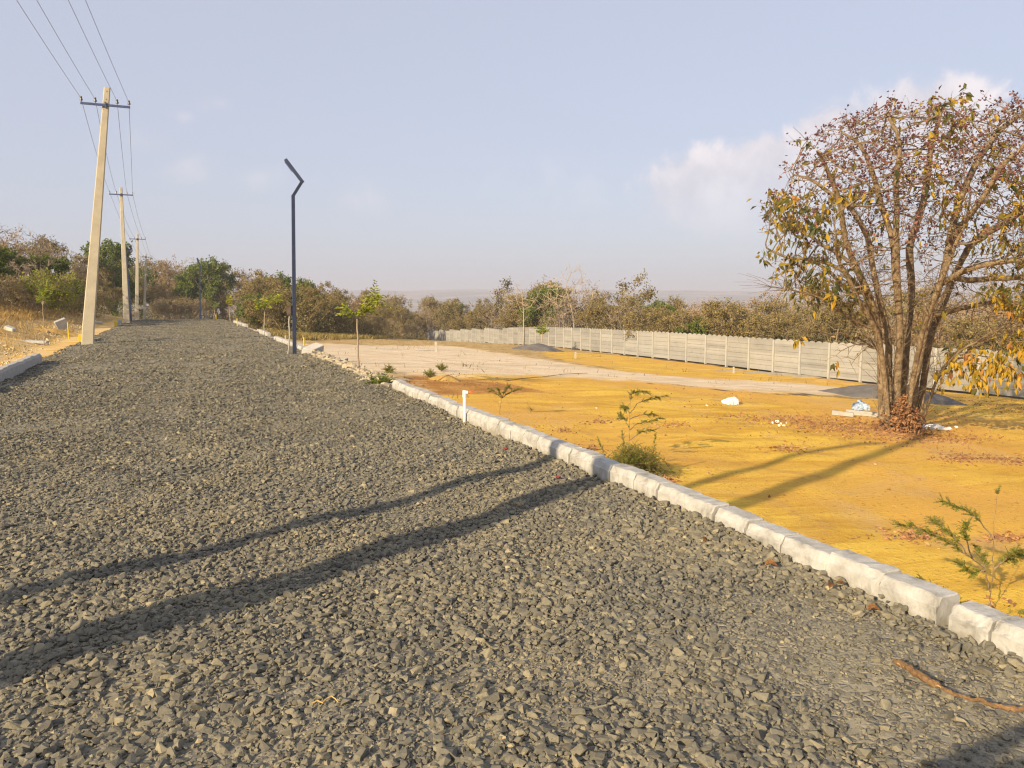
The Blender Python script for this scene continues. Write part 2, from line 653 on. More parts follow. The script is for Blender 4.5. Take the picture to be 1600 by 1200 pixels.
def make_panel_mat():
    m, nt, b, v = mat_base('precast_panel', .9, .15)
    inf = N(nt, 'ShaderNodeObjectInfo')
    mp = N(nt, 'ShaderNodeMapping')
    mp.inputs['Scale'].default_value = (1, 1, .35)
    lk(nt, v, mp.inputs[0])
    n1 = noise(nt, v, 1.1, 5, .6)
    st_ = noise(nt, mp.outputs[0], 5, 5, .65, .3)
    sp = N(nt, 'ShaderNodeSeparateXYZ')
    lk(nt, v, sp.inputs[0])
    row = N(nt, 'ShaderNodeTexWhiteNoise')
    row.noise_dimensions = '2D'
    cv = N(nt, 'ShaderNodeCombineXYZ')
    lk(nt, mathn(nt, 'FLOOR', mathn(nt, 'DIVIDE', sp.outputs['Z'], .30)), cv.inputs[0])
    lk(nt, inf.outputs['Random'], cv.inputs[1])
    lk(nt, cv.outputs[0], row.inputs['Vector'])
    f = mathn(nt, 'ADD', mathn(nt, 'MULTIPLY', n1, .5), mathn(nt, 'MULTIPLY', row.outputs['Value'], .35))
    f = mathn(nt, 'ADD', f, mathn(nt, 'MULTIPLY', inf.outputs['Random'], .2))
    c = ramp(nt, f, [(.25, (.225, .22, .205)), (.75, (.34, .332, .305))])
    c = mixc(nt, mathn(nt, 'MULTIPLY', smooth(nt, st_, .56, .74), .45), c, (.17, .155, .13))
    lk(nt, c, b.inputs['Base Color'])
    add_bump(nt, b, st_, .3, .01)
    return m


M_WALLP = make_panel_mat()
M_WALLPOST = mat_simple('precast_post', (.31, .305, .28), (.42, .41, .37), 3, .9, .3, .01)
M_PVC = mat_simple('white_pvc', (.72, .72, .68), (.82, .82, .78), 5, .4, .05)
M_ORANGE = mat_simple('orange_plastic', (.55, .16, .05), (.65, .2, .06), 5, .4, 0)
M_BARK = mat_simple('bark', (.075, .052, .033), (.36, .27, .17), 9, .95, 1.0, .05, .1, fine=28)
M_TWIG = mat_simple('twig_bark', (.24, .18, .12), (.44, .35, .25), 9, .9, .2, .01, .1)
M_TWIGG = mat_simple('grey_twig_bark', (.22, .175, .13), (.41, .34, .25), 9, .9, .2, .01, .1)
M_PALE = mat_simple('pale_bark', (.34, .27, .18), (.50, .41, .29), 4, .9, .4, .02, .1)
M_DARKB = mat_simple('dark_bark', (.06, .045, .035), (.13, .10, .08), 6, .9, .5, .02, .1)
M_RUBBLE = mat_simple('broken_stone', (.30, .245, .16), (.50, .43, .31), 5, .9, .6, .02)
M_RUBBLEL = mat_simple('ochre_stone', (.42, .31, .15), (.64, .50, .28), 5, .9, .6, .02)
M_SLAB = mat_simple('pale_slab', (.42, .40, .35), (.56, .53, .47), 5, .9, .4, .01)
M_STONEW = mat_simple('white_stone', (.66, .63, .55), (.80, .77, .70), 8, .8, .3, .01)
M_DSAND = mat_simple('dark_sand', (.115, .105, .095), (.19, .175, .155), 3, .95, .6, .03, fine=40)
M_HEAP = mat_simple('ochre_heap', (.40, .24, .07), (.55, .35, .10), 3, .95, .6, .03, fine=30)
M_BAGW = mat_simple('white_sacking', (.66, .67, .68), (.85, .85, .84), 6, .6, .4, .02)
M_BAGB = mat_simple('blue_sacking', (.24, .34, .50), (.50, .60, .72), 9, .6, .4, .02)
M_STICK = mat_simple('split_wood', (.09, .055, .03), (.30, .18, .085), 16, .85, .7, .01, .1, fine=50)
M_RED = mat_simple('red_scrap', (.18, .03, .03), (.28, .06, .05), 12, .7, 0)

# ------------------------------------------------------------------ terrain
def poly_px(pts):
    return np.array([G(x, y)[:2] for x, y in pts])


def in_poly(x, y, P):
    inside = np.zeros(x.shape, bool)
    n = len(P)
    j = n - 1
    for i in range(n):
        xi, yi = P[i]
        xj, yj = P[j]
        c = ((yi > y) != (yj > y)) & (x < (xj - xi) * (y - yi) / (yj - yi + 1e-12) + xi)
        inside ^= c
        j = i
    return inside


def grow(start, end, first, k):
    out = [start]
    s = first
    while out[-1] < end:
        out.append(out[-1] + s)
        s *= k
    return np.array(out)


def axis(lo, hi, step, end):
    mid = np.arange(lo, hi + step / 2, step)
    up = grow(hi, end, step, 1.13)[1:]
    dn = grow(-lo, end, step, 1.13)[1:]
    return np.concatenate([-dn[::-1], mid, up])


gx = axis(-30, 44, .25, 9000)
gy = axis(-8, 110, .3, 9000)
# exact break lines along the road edges
for e in (-3.45, 3.68):
    gx[np.argmin(np.abs(gx - e))] = e
GX, GY = np.meshgrid(gx, gy, indexing='xy')
GZ = zground(GX, GY)
xf, yf = GX.ravel(), GY.ravel()
nx, ny = len(gx), len(gy)
idx = np.arange(nx * ny).reshape(ny, nx)
faces = np.stack([idx[:-1, :-1], idx[:-1, 1:], idx[1:, 1:], idx[1:, :-1]], -1).reshape(-1, 4)

YEL = poly_px([(636, 592), (690, 596), (760, 588), (900, 590), (1050, 602), (1180, 614), (1300, 620), (1400, 624), (1320, 606), (1100, 592), (1000, 582), (900, 566), (850, 556), (848, 546), (1000, 558), (1160, 577), (1420, 606), (1640, 628), (1900, 640)])
YEL = np.concatenate([YEL, [[40, 5], [40, -8], [3.7, -8], [3.7, 13]]])
SAND = poly_px([(505, 560), (470, 545), (500, 536), (620, 540), (700, 540), (850, 562), (1000, 583), (1100, 592), (1300, 603), (1430, 622), (1300, 618), (1180, 612), (1050, 600), (900, 590), (760, 585), (720, 590), (650, 588), (560, 572)])
DRY = np.array([[3.6, 22], [3.6, 100], [12, 92], [22, 88], [39, 128], [36.5, 88], [34, 70], [14, 24]])
DRYL = np.array([[-3.5, 20], [-3.5, 112], [-9, 110], [-11, 66], [-60, 66], [-60, 20]])
REDP = poly_px([(612, 600), (640, 584), (700, 590), (790, 598), (860, 612), (740, 616), (690, 618)])
inY = in_poly(xf, yf, YEL)
inS = in_poly(xf, yf, SAND)
inD = in_poly(xf, yf, DRY) | in_poly(xf, yf, DRYL)
inR = in_poly(xf, yf, REDP)
inR |= (xf > 3.5) & (xf < 4.7) & (yf > 4) & (yf < 14)
inSL = (xf < -3.3) & (((xf > -7.5) & (yf > 5) & (yf < 33)) | ((xf > -4.9) & (yf < 90)))
inSR = (xf > 3.2) & (xf < 5.2) & (yf > 13) & (yf < 60)
inY |= inS & (yf < 72)
inD |= in_poly(xf, yf, np.array([[3.6, 20], [3.6, 100], [39, 130], [36.5, 60], [12, 20]]))
inS |= inSR
inY |= inSL


def blur(m, it=2):
    a = m.reshape(ny, nx).astype(float)
    for _ in range(it):
        p = np.pad(a, 1, mode='edge')
        a = (p[:-2, 1:-1] + p[2:, 1:-1] + p[1:-1, :-2] + p[1:-1, 2:] + p[1:-1, 1:-1] * 2) / 6
    return a.ravel()


gm = mesh_np('ground', np.stack([xf, yf, GZ.ravel()], -1), faces)
fattr(gm, 'yellow', blur(inY, 8))
fattr(gm, 'sand', np.maximum(blur(inS, 24), .52 * blur(inSL, 4)))
fattr(gm, 'dry', blur(inD, 4))
fattr(gm, 'red', blur(inR, 4))
ground = tag(obj('ground', gm, M_GROUND, smooth_=True), kind='structure')

# road: sheet with a slightly uneven surface
rx = np.linspace(-3.5, 3.62, 60)
ry = np.concatenate([np.arange(-8, 20, .12), np.arange(20, 60, .4), np.arange(60, 135, 1.0)])
RX, RY = np.meshgrid(rx, ry)


def edge_off(y):
    return .10 * np.sin(y * 1.7) + .07 * np.sin(y * 4.1 + 1) + .05 * np.sin(y * 9.3 + 2)


def road_z(x, y):
    z = sm(ZR, y) + .02 * np.sin(x * 1.3 + .6 * np.sin(y * .8)) * np.sin(y * .9 + .4) + .012 * np.sin(x * 3.3 + y * 2.1) + .008 * np.sin(x * 7 - y * 5.3)
    e = sstep(np.abs(np.asarray(x) - .03), 3.15, 3.5)
    return z + .012 * e * sstep(x, 0, 1) - .01 * e


# the left edge wavers where no kerb holds it
lx = np.where(RX < -2.6, RX + edge_off(RY) * sstep(-RX, 2.6, 3.5) * (1 - sstep(RY, 11, 12) * (1 - sstep(RY, 22, 23))), RX)
lx = np.where(RX > 2.6, lx + edge_off(RY + 31) * sstep(RX, 2.6, 3.5) * sstep(RY, 13, 14) * 1.2 - sstep(RX, 2.6, 3.5) * .12 * sstep(RY, 13, 14), lx)
RZ = road_z(RX, RY)
RZ = np.where((np.abs(RX - .06) > 3.5), zground(lx, RY) - .02, RZ)
ii = np.arange(RX.size).reshape(RX.shape)
rf = np.stack([ii[:-1, :-1], ii[:-1, 1:], ii[1:, 1:], ii[1:, :-1]], -1).reshape(-1, 4)
road = tag(obj('road', mesh_np('road', np.stack([lx.ravel(), RY.ravel(), RZ.ravel()], -1), rf), M_ROAD, smooth_=True), kind='structure')

# ------------------------------------------------------------------ loose stones of the road
def hull_variant(seed, npts=11, flat=.5):
    r = np.random.default_rng(seed)
    p = r.normal(size=(npts, 3))
    p /= np.linalg.norm(p, axis=1)[:, None]
    p *= r.uniform(.75, 1.0, (npts, 1))
    p = np.sign(p) * np.abs(p) ** .8
    p *= np.array([1.0, r.uniform(.6, .9), flat * r.uniform(.8, 1.1)])
    bm = bmesh.new()
    for q in p:
        bm.verts.new(q)
    bmesh.ops.convex_hull(bm, input=bm.verts)
    bmesh.ops.delete(bm, geom=[v for v in bm.verts if not v.link_faces], context='VERTS')
    bmesh.ops.triangulate(bm, faces=bm.faces)
    bm.verts.index_update()
    v = np.array([q.co[:] for q in bm.verts])
    f = np.array([[q.index for q in fc.verts] for fc in bm.faces])
    bm.free()
    v /= (v.max(0) - v.min(0)).max()
    return v, f


VARS = [hull_variant(100 + i, 12 + i % 5, .56) for i in range(14)]
VARS_LO = [hull_variant(200 + i, 6 + i % 2) for i in range(8)]


def rand_rot(n, r, tilt=.5):
    """yaw anywhere, tilt limited"""
    a = r.uniform(0, 2 * PI, n)
    b = r.normal(0, tilt, n)
    c = r.normal(0, tilt, n)
    ca, sa, cb, sb, cc, sc = np.cos(a), np.sin(a), np.cos(b), np.sin(b), np.cos(c), np.sin(c)
    Rz = np.zeros((n, 3, 3)); Rz[:, 0, 0] = ca; Rz[:, 0, 1] = -sa; Rz[:, 1, 0] = sa; Rz[:, 1, 1] = ca; Rz[:, 2, 2] = 1
    Rx = np.zeros((n, 3, 3)); Rx[:, 0, 0] = 1; Rx[:, 1, 1] = cb; Rx[:, 1, 2] = -sb; Rx[:, 2, 1] = sb; Rx[:, 2, 2] = cb
    Ry = np.zeros((n, 3, 3)); Ry[:, 1, 1] = 1; Ry[:, 0, 0] = cc; Ry[:, 0, 2] = sc; Ry[:, 2, 0] = -sc; Ry[:, 2, 2] = cc
    return Rz @ Rx @ Ry


def stones_mesh(name, pos, size, variants, tint, r, tilt=.5):
    V, F, T = [], [], []
    base = 0
    which = r.integers(0, len(variants), len(pos))
    for k, (v, f) in enumerate(variants):
        s = np.where(which == k)[0]
        if not len(s):
            continue
        Rm = rand_rot(len(s), r, tilt)
        vv = np.einsum('nij,kj->nki', Rm, v) * size[s][:, None, None] + pos[s][:, None, :]
        V.append(vv.reshape(-1, 3))
        F.append((f[None] + (np.arange(len(s)) * len(v))[:, None, None]).reshape(-1, 3) + base)
        T.append(np.repeat(tint[s], len(v)))
        base += len(s) * len(v)
    me = mesh_np(name, np.concatenate(V), np.concatenate(F))
    fattr(me, 'tint', np.concatenate(T))
    return me


def value_noise(x, y, s, seed=0):
    r = np.random.default_rng(seed)
    g = r.random((64, 64))
    u = (x / s) % 63
    w = (y / s) % 63
    i, j = u.astype(int), w.astype(int)
    a, b = sstep(u - i, 0, 1), sstep(w - j, 0, 1)
    return (g[i, j] * (1 - a) + g[i + 1, j] * a) * (1 - b) + (g[i, j + 1] * (1 - a) + g[i + 1, j + 1] * a) * b


def dusty(x, y):
    """where fine stone dust fills the gaps: near right of the picture, and in patches"""
    w = 1 - np.clip(np.hypot((x - 2.75) / .75, (y - 2.0) / 1.7), 0, 1)
    w2 = sstep(value_noise(x, y, 1.4, 3), .55, .85) * .55
    w3 = .3 * sstep(value_noise(x, y * .5, 2.2, 8), .5, .8)
    return np.clip(np.maximum(sstep(w, 0, .45), np.maximum(w2, w3)), 0, 1)


def gravel_positions(n, ylo, yhi):
    x = rng.uniform(-3.55, 3.37, n)
    y = rng.uniform(ylo, yhi, n)
    pxx, pyy, c = proj(x, y, np.zeros(n))
    ok = (c > .35) & (pxx > -650) & (pxx < 2250) & (pyy < 1650)
    return x[ok], y[ok]


P_, S_, T_ = [], [], []
for (ylo, yhi, dens, smin, smax) in [(-.4, .6, 2200, .6, 1.25), (.6, 6, 2900, .6, 1.25), (6, 10, 2000, .65, 1.2), (10, 16, 1100, .8, 1.2), (16, 26, 480, 1.0, 1.4), (26, 45, 190, 1.25, 1.7), (45, 80, 80, 1.8, 2.4)]:
    n = int(dens * 7 * (yhi - ylo))
    x, y = gravel_positions(n, ylo, yhi)
    du = dusty(x, y)
    keep = rng.random(len(x)) > du * .86
    x, y, du = x[keep], y[keep], du[keep]
    s = np.exp(rng.normal(math.log(.027), .46, len(x))) * rng.uniform(smin, smax, len(x)) * (1 - .25 * du)
    s *= .85 + .4 * value_noise(x, y, .9, 5)
    s = np.clip(s, .010, np.where(y < 16, .062, .09))
    z = road_z(x, y) + s * rng.uniform(-.12, .16, len(x)) * (1 - .5 * du) + .008 * value_noise(x, y, .25, 9)
    P_.append(np.stack([x, y, z], -1)); S_.append(s); T_.append(np.clip(rng.normal(.48, .22, len(x)), 0, 1))
# fines between the stones
for (ylo, yhi, nn) in [(.6, 6.5, 150000), (6.5, 11, 60000)]:
    x, y = gravel_positions(nn, ylo, yhi)
    du = dusty(x, y)
    keep = rng.random(len(x)) < .25 + du
    x, y = x[keep], y[keep]
    s = np.clip(np.exp(rng.normal(math.log(.0105), .35, len(x))), .006, .022)
    FP = np.stack([x, y, road_z(x, y) + s * rng.uniform(-.2, .25, len(x))], -1)
    P_.append(FP); S_.append(s); T_.append(np.clip(rng.normal(.62, .2, len(x)), 0, 1))
# piled against the kerb
n = 5200
x = 3.365 - np.abs(rng.normal(0, .10, n)); y = rng.uniform(.8, 30, n)
s = np.exp(rng.normal(math.log(.038), .3, n))
P_.append(np.stack([x, y, road_z(x, y) + .012 + rng.uniform(-.01, .03, n) * np.exp(-(3.365 - x) / .10)], -1)); S_.append(np.clip(s, .02, .09)); T_.append(np.clip(rng.normal(.55, .2, n), 0, 1))
P_, S_, T_ = np.concatenate(P_), np.concatenate(S_), np.concatenate(T_)
near = (P_[:, 1] < 9) & (S_ > .0155)
g1 = obj('gravel', stones_mesh('gravel', P_[near], S_[near], VARS, T_[near], rng, .30), M_GRAVEL)
tag(g1, 'crushed grey road stones lying loose over the near part of the road', 'gravel', kind='stuff')
g2 = obj('gravel', stones_mesh('gravel_far', P_[~near], S_[~near], VARS_LO, T_[~near], rng, .33), M_GRAVEL)
tag(g2, 'crushed grey road stones covering the middle stretch of the road', 'gravel', kind='stuff')

# ------------------------------------------------------------------ ordinals for labels
ORD = ['first', 'second', 'third', 'fourth', 'fifth', 'sixth', 'seventh', 'eighth', 'ninth', 'tenth', 'eleventh', 'twelfth', 'thirteenth', 'fourteenth', 'fifteenth', 'sixteenth', 'seventeenth', 'eighteenth', 'nineteenth', 'twentieth']
TENS = ['twenty', 'thirty', 'forty', 'fifty', 'sixty', 'seventy']


def ordinal(i):
    if i < 20:
        return ORD[i]
    t, u = divmod(i + 1, 10)
    if u == 0:
        return TENS[t - 2][:-1] + 'ieth'
    return TENS[t - 2] + '-' + ORD[u - 1]


# ------------------------------------------------------------------ kerb blocks
def kerb_mesh(L, seed, h=.30, w=.175, ch=.04):
    r = np.random.default_rng(seed)
    # profile in (x: across, z: up); road side at x=0
    prof = [(0.0, -.12), (0.0, h - .12 - ch * 1.3), (.012, h - .12 - ch), (ch * .75, h - .125), (ch, h - .12), (w - .015, h - .12), (w, h - .135), (w, -.12)]
    ys = np.linspace(-L / 2, L / 2, 9)
    ys = np.concatenate([[ys[0]], [ys[0] + .008], ys[1:-1], [ys[-1] - .008], [ys[-1]]])
    V = []
    for k, y in enumerate(ys):
        sh = .012 if k in (0, len(ys) - 1) else 0
        for (a, z) in prof:
            cx, cz = w / 2, h / 2 - .12
            V.append([cx + (a - cx) * (1 - sh * 5) + r.normal(0, .0022), y, cz + (z - cz) * (1 - sh * 3) + r.normal(0, .0022)])
    n = len(prof)
    Fq = []
    for k in range(len(ys) - 1):
        for i in range(n):
            Fq.append([k * n + i, k * n + (i + 1) % n, (k + 1) * n + (i + 1) % n, (k + 1) * n + i])
    me = mesh_np('kerb_block', np.array(V), [np.array(Fq)[:, ::-1]])
    bm = bmesh.new(); bm.from_mesh(me); bm.verts.ensure_lookup_table()
    bm.faces.new([bm.verts[i] for i in range(n)][::1])
    bm.faces.new([bm.verts[(len(ys) - 1) * n + i] for i in range(n)][::-1])
    bmesh.ops.recalc_face_normals(bm, faces=bm.faces)
    bm.to_mesh(me); bm.free()
    return me


kerbs = []


def kerb_at(x, y, L, label, group, rz=0.0, side=1, dz=0.0, tilt=0.0, mat=None, h=.30, seed=None):
    me = kerb_mesh(L, seed if seed is not None else int(1000 * abs(y)) % 9999, h=h)
    o = obj('kerb_block', me, mat or M_KERB)
    o.location = (x, y, float(sm(ZR, np.array(y))) - (h - .12) + .12 + dz)
    o.rotation_euler = (tilt, 0, (0 if side > 0 else PI) + rz)
    tag(o, label, 'kerb block', group)
    kerbs.append(o)
    return o


krow = []
joints = [.75, 1.12, 1.48, 1.78, 2.04, 2.26]
for ja, jb in zip(joints[:-1], joints[1:]):
    krow.append(((ja + jb) / 2 + .21, jb - ja - .008))
ky = 2.53
while ky < 13.15:
    L = random.uniform(.32, .40) if ky < 9 else random.uniform(.36, .48)
    krow.append((ky + L / 2, L))
    ky += L + random.uniform(.004, .014)
for i, (y, L) in enumerate(krow):
    nm = 'white concrete kerb block, %s counted from the near end of the right-hand row' % ordinal(i)
    if i == len(krow) - 1:
        nm = 'white kerb block ending the near right-hand row beside the stone rubble'
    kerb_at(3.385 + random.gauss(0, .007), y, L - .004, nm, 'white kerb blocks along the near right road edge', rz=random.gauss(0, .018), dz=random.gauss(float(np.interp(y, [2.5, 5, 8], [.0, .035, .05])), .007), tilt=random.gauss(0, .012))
segs = [(24.6, 31.8, 3.42, 'row just past the street lamp', 'white kerb blocks past the street lamp'), (35.5, 40, 3.5, 'low middle row beyond the lamp', 'white kerb blocks in the low middle row'),
        (47, 58, 3.45, 'far low row on the right road edge', 'white kerb blocks in the far right row')]
for (y0, y1, x0, where, grp) in segs:
    y = y0
    k = 0
    while y < y1:
        L = random.uniform(.5, .75)
        kerb_at(x0 + random.gauss(0, .02), y + L / 2, L - .01, 'pale kerb block, %s in the %s' % (ordinal(k), where), grp, rz=random.gauss(0, .02), dz=random.gauss(.02, .01), tilt=random.gauss(0, .012))
        y += L + .012
        k += 1
y = 14.6
k = 0
while y < 22.3:
    L = random.uniform(.40, .48)
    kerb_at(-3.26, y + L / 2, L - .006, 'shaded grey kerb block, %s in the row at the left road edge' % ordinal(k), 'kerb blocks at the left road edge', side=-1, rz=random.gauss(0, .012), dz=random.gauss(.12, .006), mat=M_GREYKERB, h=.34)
    y += L + .008
    k += 1

# ------------------------------------------------------------------ utility poles and wires
def pole_thing(base, top, wb, wt_, label, arm_w, arm_drop, seed, knob=False):
    base = Vector(base)
    top = Vector(top)
    root = empty('utility_pole', base)
    root.rotation_euler = (0, 0, 0)
    tag(root, label, 'utility pole', 'concrete utility poles along the left road edge')
    t = top - base
    bm = bmesh.new()
    # tapered shaft with chamfered corners
    x = Vector((1, 0, 0)); yv = Vector((0, 1, 0))
    rings = []
    nseg = 14
    for k in range(nseg + 1):
        f = k / nseg
        w = wb + (wt_ - wb) * f
        dpt = w * .62
        c = t * f + Vector((0, 0, -.3 if k == 0 else 0))
        e = .025
        ring = []
        for (sx, sy) in ((-1, -1), (1, -1), (1, 1), (-1, 1)):
            if sx * sy > 0:
                q = [(sx * (w / 2 - e), sy * dpt / 2), (sx * w / 2, sy * (dpt / 2 - e))]
            else:
                q = [(sx * w / 2, sy * (dpt / 2 - e)), (sx * (w / 2 - e), sy * dpt / 2)]
            if (sx, sy) in ((-1, -1), (1, 1)):
                q = q[::-1]
            for (a, b_) in q:
                ring.append(bm.verts.new(c + x * a + yv * b_))
        rings.append(ring)
    # order rings by angle
    for k in range(nseg + 1):
        c = sum((v.co for v in rings[k]), Vector()) / 8
        rings[k].sort(key=lambda v: math.atan2(v.co.y - c.y, v.co.x - c.x))
    for k in range(nseg):
        for j in range(8):
            bm.faces.new((rings[k][j], rings[k][(j + 1) % 8], rings[k + 1][(j + 1) % 8], rings[k + 1][j]))
    bm.faces.new(rings[-1])
    bmesh.ops.recalc_face_normals(bm, faces=bm.faces)
    obj('shaft', bm, M_POLE, root)
    ac = t * (1 - arm_drop / t.length) + Vector((0, -wt_ * .35 - .03, 0))
    bm = bmesh.new()
    box(bm, ac, (arm_w, .06, .075))
    box(bm, ac + Vector((0, -.012, -.0)), (.05, .1, .2))
    obj('crossarm', bm, M_ARM, root)
    offs = [-.48, -.20, .24, .48]
    tips = []
    for q in offs:
        p = ac + Vector((q * arm_w, 0, .038))
        bm = bmesh.new()
        cyl(bm, p, p + Vector((0, 0, .08)), .012)
        cyl(bm, p + Vector((0, 0, .06)), p + Vector((0, 0, .11)), .055, .045)
        cyl(bm, p + Vector((0, 0, .11)), p + Vector((0, 0, .14)), .028, .028)
        cyl(bm, p + Vector((0, 0, .14)), p + Vector((0, 0, .19)), .042, .03)
        obj('insulator', bm, M_INS, root)
        tips.append(np.array(base + p + Vector((0, 0, .125))))
    for f in (.955, .985):
        bm = bmesh.new()
        w = wb + (wt_ - wb) * f
        c = t * f
        cyl(bm, c + Vector((0, -w * .31 - .012, 0)), c + Vector((0, -w * .31 + .02, 0)), .014, n=8)
        obj('bolt', bm, M_DARKB, root)
    if knob:
        bm = bmesh.new()
        c = t * .085 * 2.4
        box(bm, c, (wb * 1.25, wb * .9, .18))
        obj('clamp_band', bm, M_SLAB, root)
    return root, tips


def base_of(px, py, d):
    p = W(px, py, d)
    p[2] = zground(p[0], p[1]) + .05
    return p


poles = []
p0b = np.array([-3.2, 2.55, 0.0])
poles.append(pole_thing(p0b, p0b + np.array([.2, .05, 9.1]), .38, .18, 'tall concrete utility pole left of the camera, out of view, throwing the broad shadow', 1.5, .5, 0))
pb = base_of(136, 539, 27.9)
poles.append(pole_thing(pb, W(167.5, 137, 27.9), .40, .20, 'nearest tall concrete utility pole leaning right at the left road edge', 1.55, .62, 1))
pb = base_of(198, 503, 55)
poles.append(pole_thing(pb, W(189, 293, 55), .40, .18, 'second concrete utility pole, leaning slightly left, beyond the nearest pole', 1.5, .5, 2))
pb = base_of(213.5, 498, 80)
poles.append(pole_thing(pb, W(215, 366, 80), .40, .2, 'third concrete utility pole along the left road edge', 1.5, .5, 3))
pb = base_of(225, 496, 104)
poles.append(pole_thing(pb, W(228, 397, 104), .40, .2, 'farthest concrete utility pole with a pale band near its foot', 1.5, .4, 4, knob=True))
WN = ['outermost left', 'inner left', 'inner right', 'outermost right']
for k in range(4):
    acc = Acc()
    for a in range(4):
        A_, B_ = poles[a][1][k], poles[a + 1][1][k]
        n = 24
        tt = np.linspace(0, 1, n)[:, None]
        sag = (.28 + .06 * k) if a else .2
        pts = A_ * (1 - tt) + B_ * tt - np.array([0, 0, 1.0]) * (4 * sag * tt * (1 - tt))
        v, f = tube_path(pts, np.full(n, .0065 + .0012 * a), 5)
        acc.add(v, f)
    o = obj('overhead_wire', acc.mesh('overhead_wire'), M_WIRE)
    tag(o, 'thin overhead wire on the %s insulators of the pole line' % WN[k], 'overhead wire', 'overhead wires between the utility poles')
A_ = poles[4][1][3]
B_ = W(262, 421, 118)
B_[2] = W(262, 421, 118)[2]
B2 = W(330, 452, 140)
v, f = tube_path(np.array([A_, (A_ + B_) / 2 - [0, 0, .05], B_, B2]), np.full(4, .012), 5)
tag(obj('overhead_wire', mesh_np('w', v, f), M_WIRE), 'overhead wire slanting down from the farthest pole into the trees', 'overhead wire')

# ------------------------------------------------------------------ street lamps
def lamp_thing(base, P, label, w=.10, boxz=None, conduit=False, head_n=True):
    """P: list of world points: bend 1, elbow, tip"""
    root = empty('street_lamp', base)
    tag(root, label, 'street lamp', 'bent dark street lamps')
    b = Vector(base)
    q = [Vector(p) - b for p in P]
    bm = bmesh.new()
    bar(bm, (0, 0, -.3), q[0] + Vector((0, 0, .02)), w * 1.15, w * 1.15, w, w, up=Vector((0, 1, 0)))
    obj('post', bm, M_STEEL, root)
    bm = bmesh.new()
    bar(bm, (0, 0, .0), (0, 0, .03), w * 2.2, w * 2.2, up=Vector((0, 1, 0)))
    obj('base_plate', bm, M_STEEL, root)
    bm = bmesh.new()
    d = (q[1] - q[0]).normalized()
    bar(bm, q[0] - d * .03, q[1] + d * .03, w * .92, w * .92, up=Vector((0, 1, 0)))
    obj('arm', bm, M_STEEL, root)
    bm = bmesh.new()
    d = (q[2] - q[1]).normalized()
    bar(bm, q[1] - d * .04, q[2], w * .98, w * .8, up=Vector((0, 1, 0)))
    hd = obj('lamp_head', bm, M_STEEL, root)
    bm = bmesh.new()
    nrm = Vector((0, 0, -1)) - d * Vector((0, 0, -1)).dot(d)
    nrm.normalize()
    m_ = q[1].lerp(q[2], .72) + nrm * w * .46
    bar(bm, m_ - d * (q[2] - q[1]).length * .22, m_ + d * (q[2] - q[1]).length * .22, w * .7, w * .1, up=Vector((0, 1, 0)))
    obj('diffuser', bm, M_ARM, hd)
    if boxz is not None:
        bm = bmesh.new()
        bx_ = Vector((-RR[0], -RR[1], 0)) * (w * .5 + .055) + Vector((0, 0, boxz))
        rot = Matrix.Rotation(-YAW, 3, 'Z')
        box(bm, bx_, (.13, .12, .27), rot)
        box(bm, bx_ + Vector((0, 0, .145)), (.15, .14, .02), rot)
        box(bm, bx_ + Vector((-FH[0], -FH[1], 0)) * .065, (.1, .012, .22), rot)
        obj('junction_box', bm, M_DARKB, root)
    if conduit:
        c0 = Vector((-RR[0], -RR[1], 0))
        pts = [np.array(c0 * (w * .5 + .06) + Vector((0, 0, boxz - .13))), np.array(c0 * .13 + Vector((0, 0, boxz * .75))), np.array(c0 * .12 + Vector((0, 0, boxz * .45))), np.array(c0 * .15 + Vector((0, 0, boxz * .2))), np.array(c0 * .19 + Vector((0, 0, 0.0))), np.array(c0 * .2 + Vector((0, 0, -.1)))]
        v, f = tube_path(np.array(pts), np.full(6, .022), 8)
        obj('conduit', mesh_np('conduit', v, f), M_WALLPOST, root)
    return root


lb = base_of(460, 554, 22.6)
d0 = depth(lb)
lamp_thing(lb, [W(458, 306, d0), W(472, 283.5, d0), W(446, 249, d0)], 'tall dark blue street lamp with a zigzag head at the right road edge', .09, boxz=1.28, conduit=True)
lb = base_of(313, 499, 78)
d0 = depth(lb)
lamp_thing(lb, [W(312, 428, d0), W(313, 416, d0), W(308, 403, d0)], 'small distant street lamp where the road meets the trees', .13)
lb = base_of(205, 500, 66)
d0 = depth(lb)
lamp_thing(lb, [W(198, 405, d0), W(196, 397, d0), W(206, 387, d0)], 'distant street lamp whose head shows behind the second utility pole', .13)
lb = np.array([-3.45, 3.36, 0.0])
lamp_thing(lb, [lb + np.array([0, 0, 4.75]), lb + np.array([.1, .0, 5.2]), lb + np.array([.75, -.2, 5.75])], 'street lamp left of the camera, out of view, throwing the narrow shadow', .13)

# ------------------------------------------------------------------ precast wall
def wall_path(y):
    return np.array([float(sm(XW, np.array(float(y)), 6)), y])


ys = [12.0]
while ys[-1] < 128:
    ys.append(ys[-1] + 2.12)
wroot = empty('precast_wall', (32, 12, zground(32, 12)))
tag(wroot, 'long grey precast concrete wall with scalloped top beyond the yellow ground', 'wall')
wo = Vector(wroot.location)
bays = [(ys[i_], ys[i_ + 1]) for i_ in range(len(ys) - 1)]
HW = 1.86


def base_z(y):
    p = wall_path(y)
    return float(zground(p[0], p[1])) + .0


def bay_top(i_):
    # the wall steps along the slope
    y = (bays[i_][0] + bays[i_][1]) / 2
    p = wall_path(y)
    z = float(sm(ZW, np.array(y)))
    return z + HW + (.12 if y < 84 else 0)


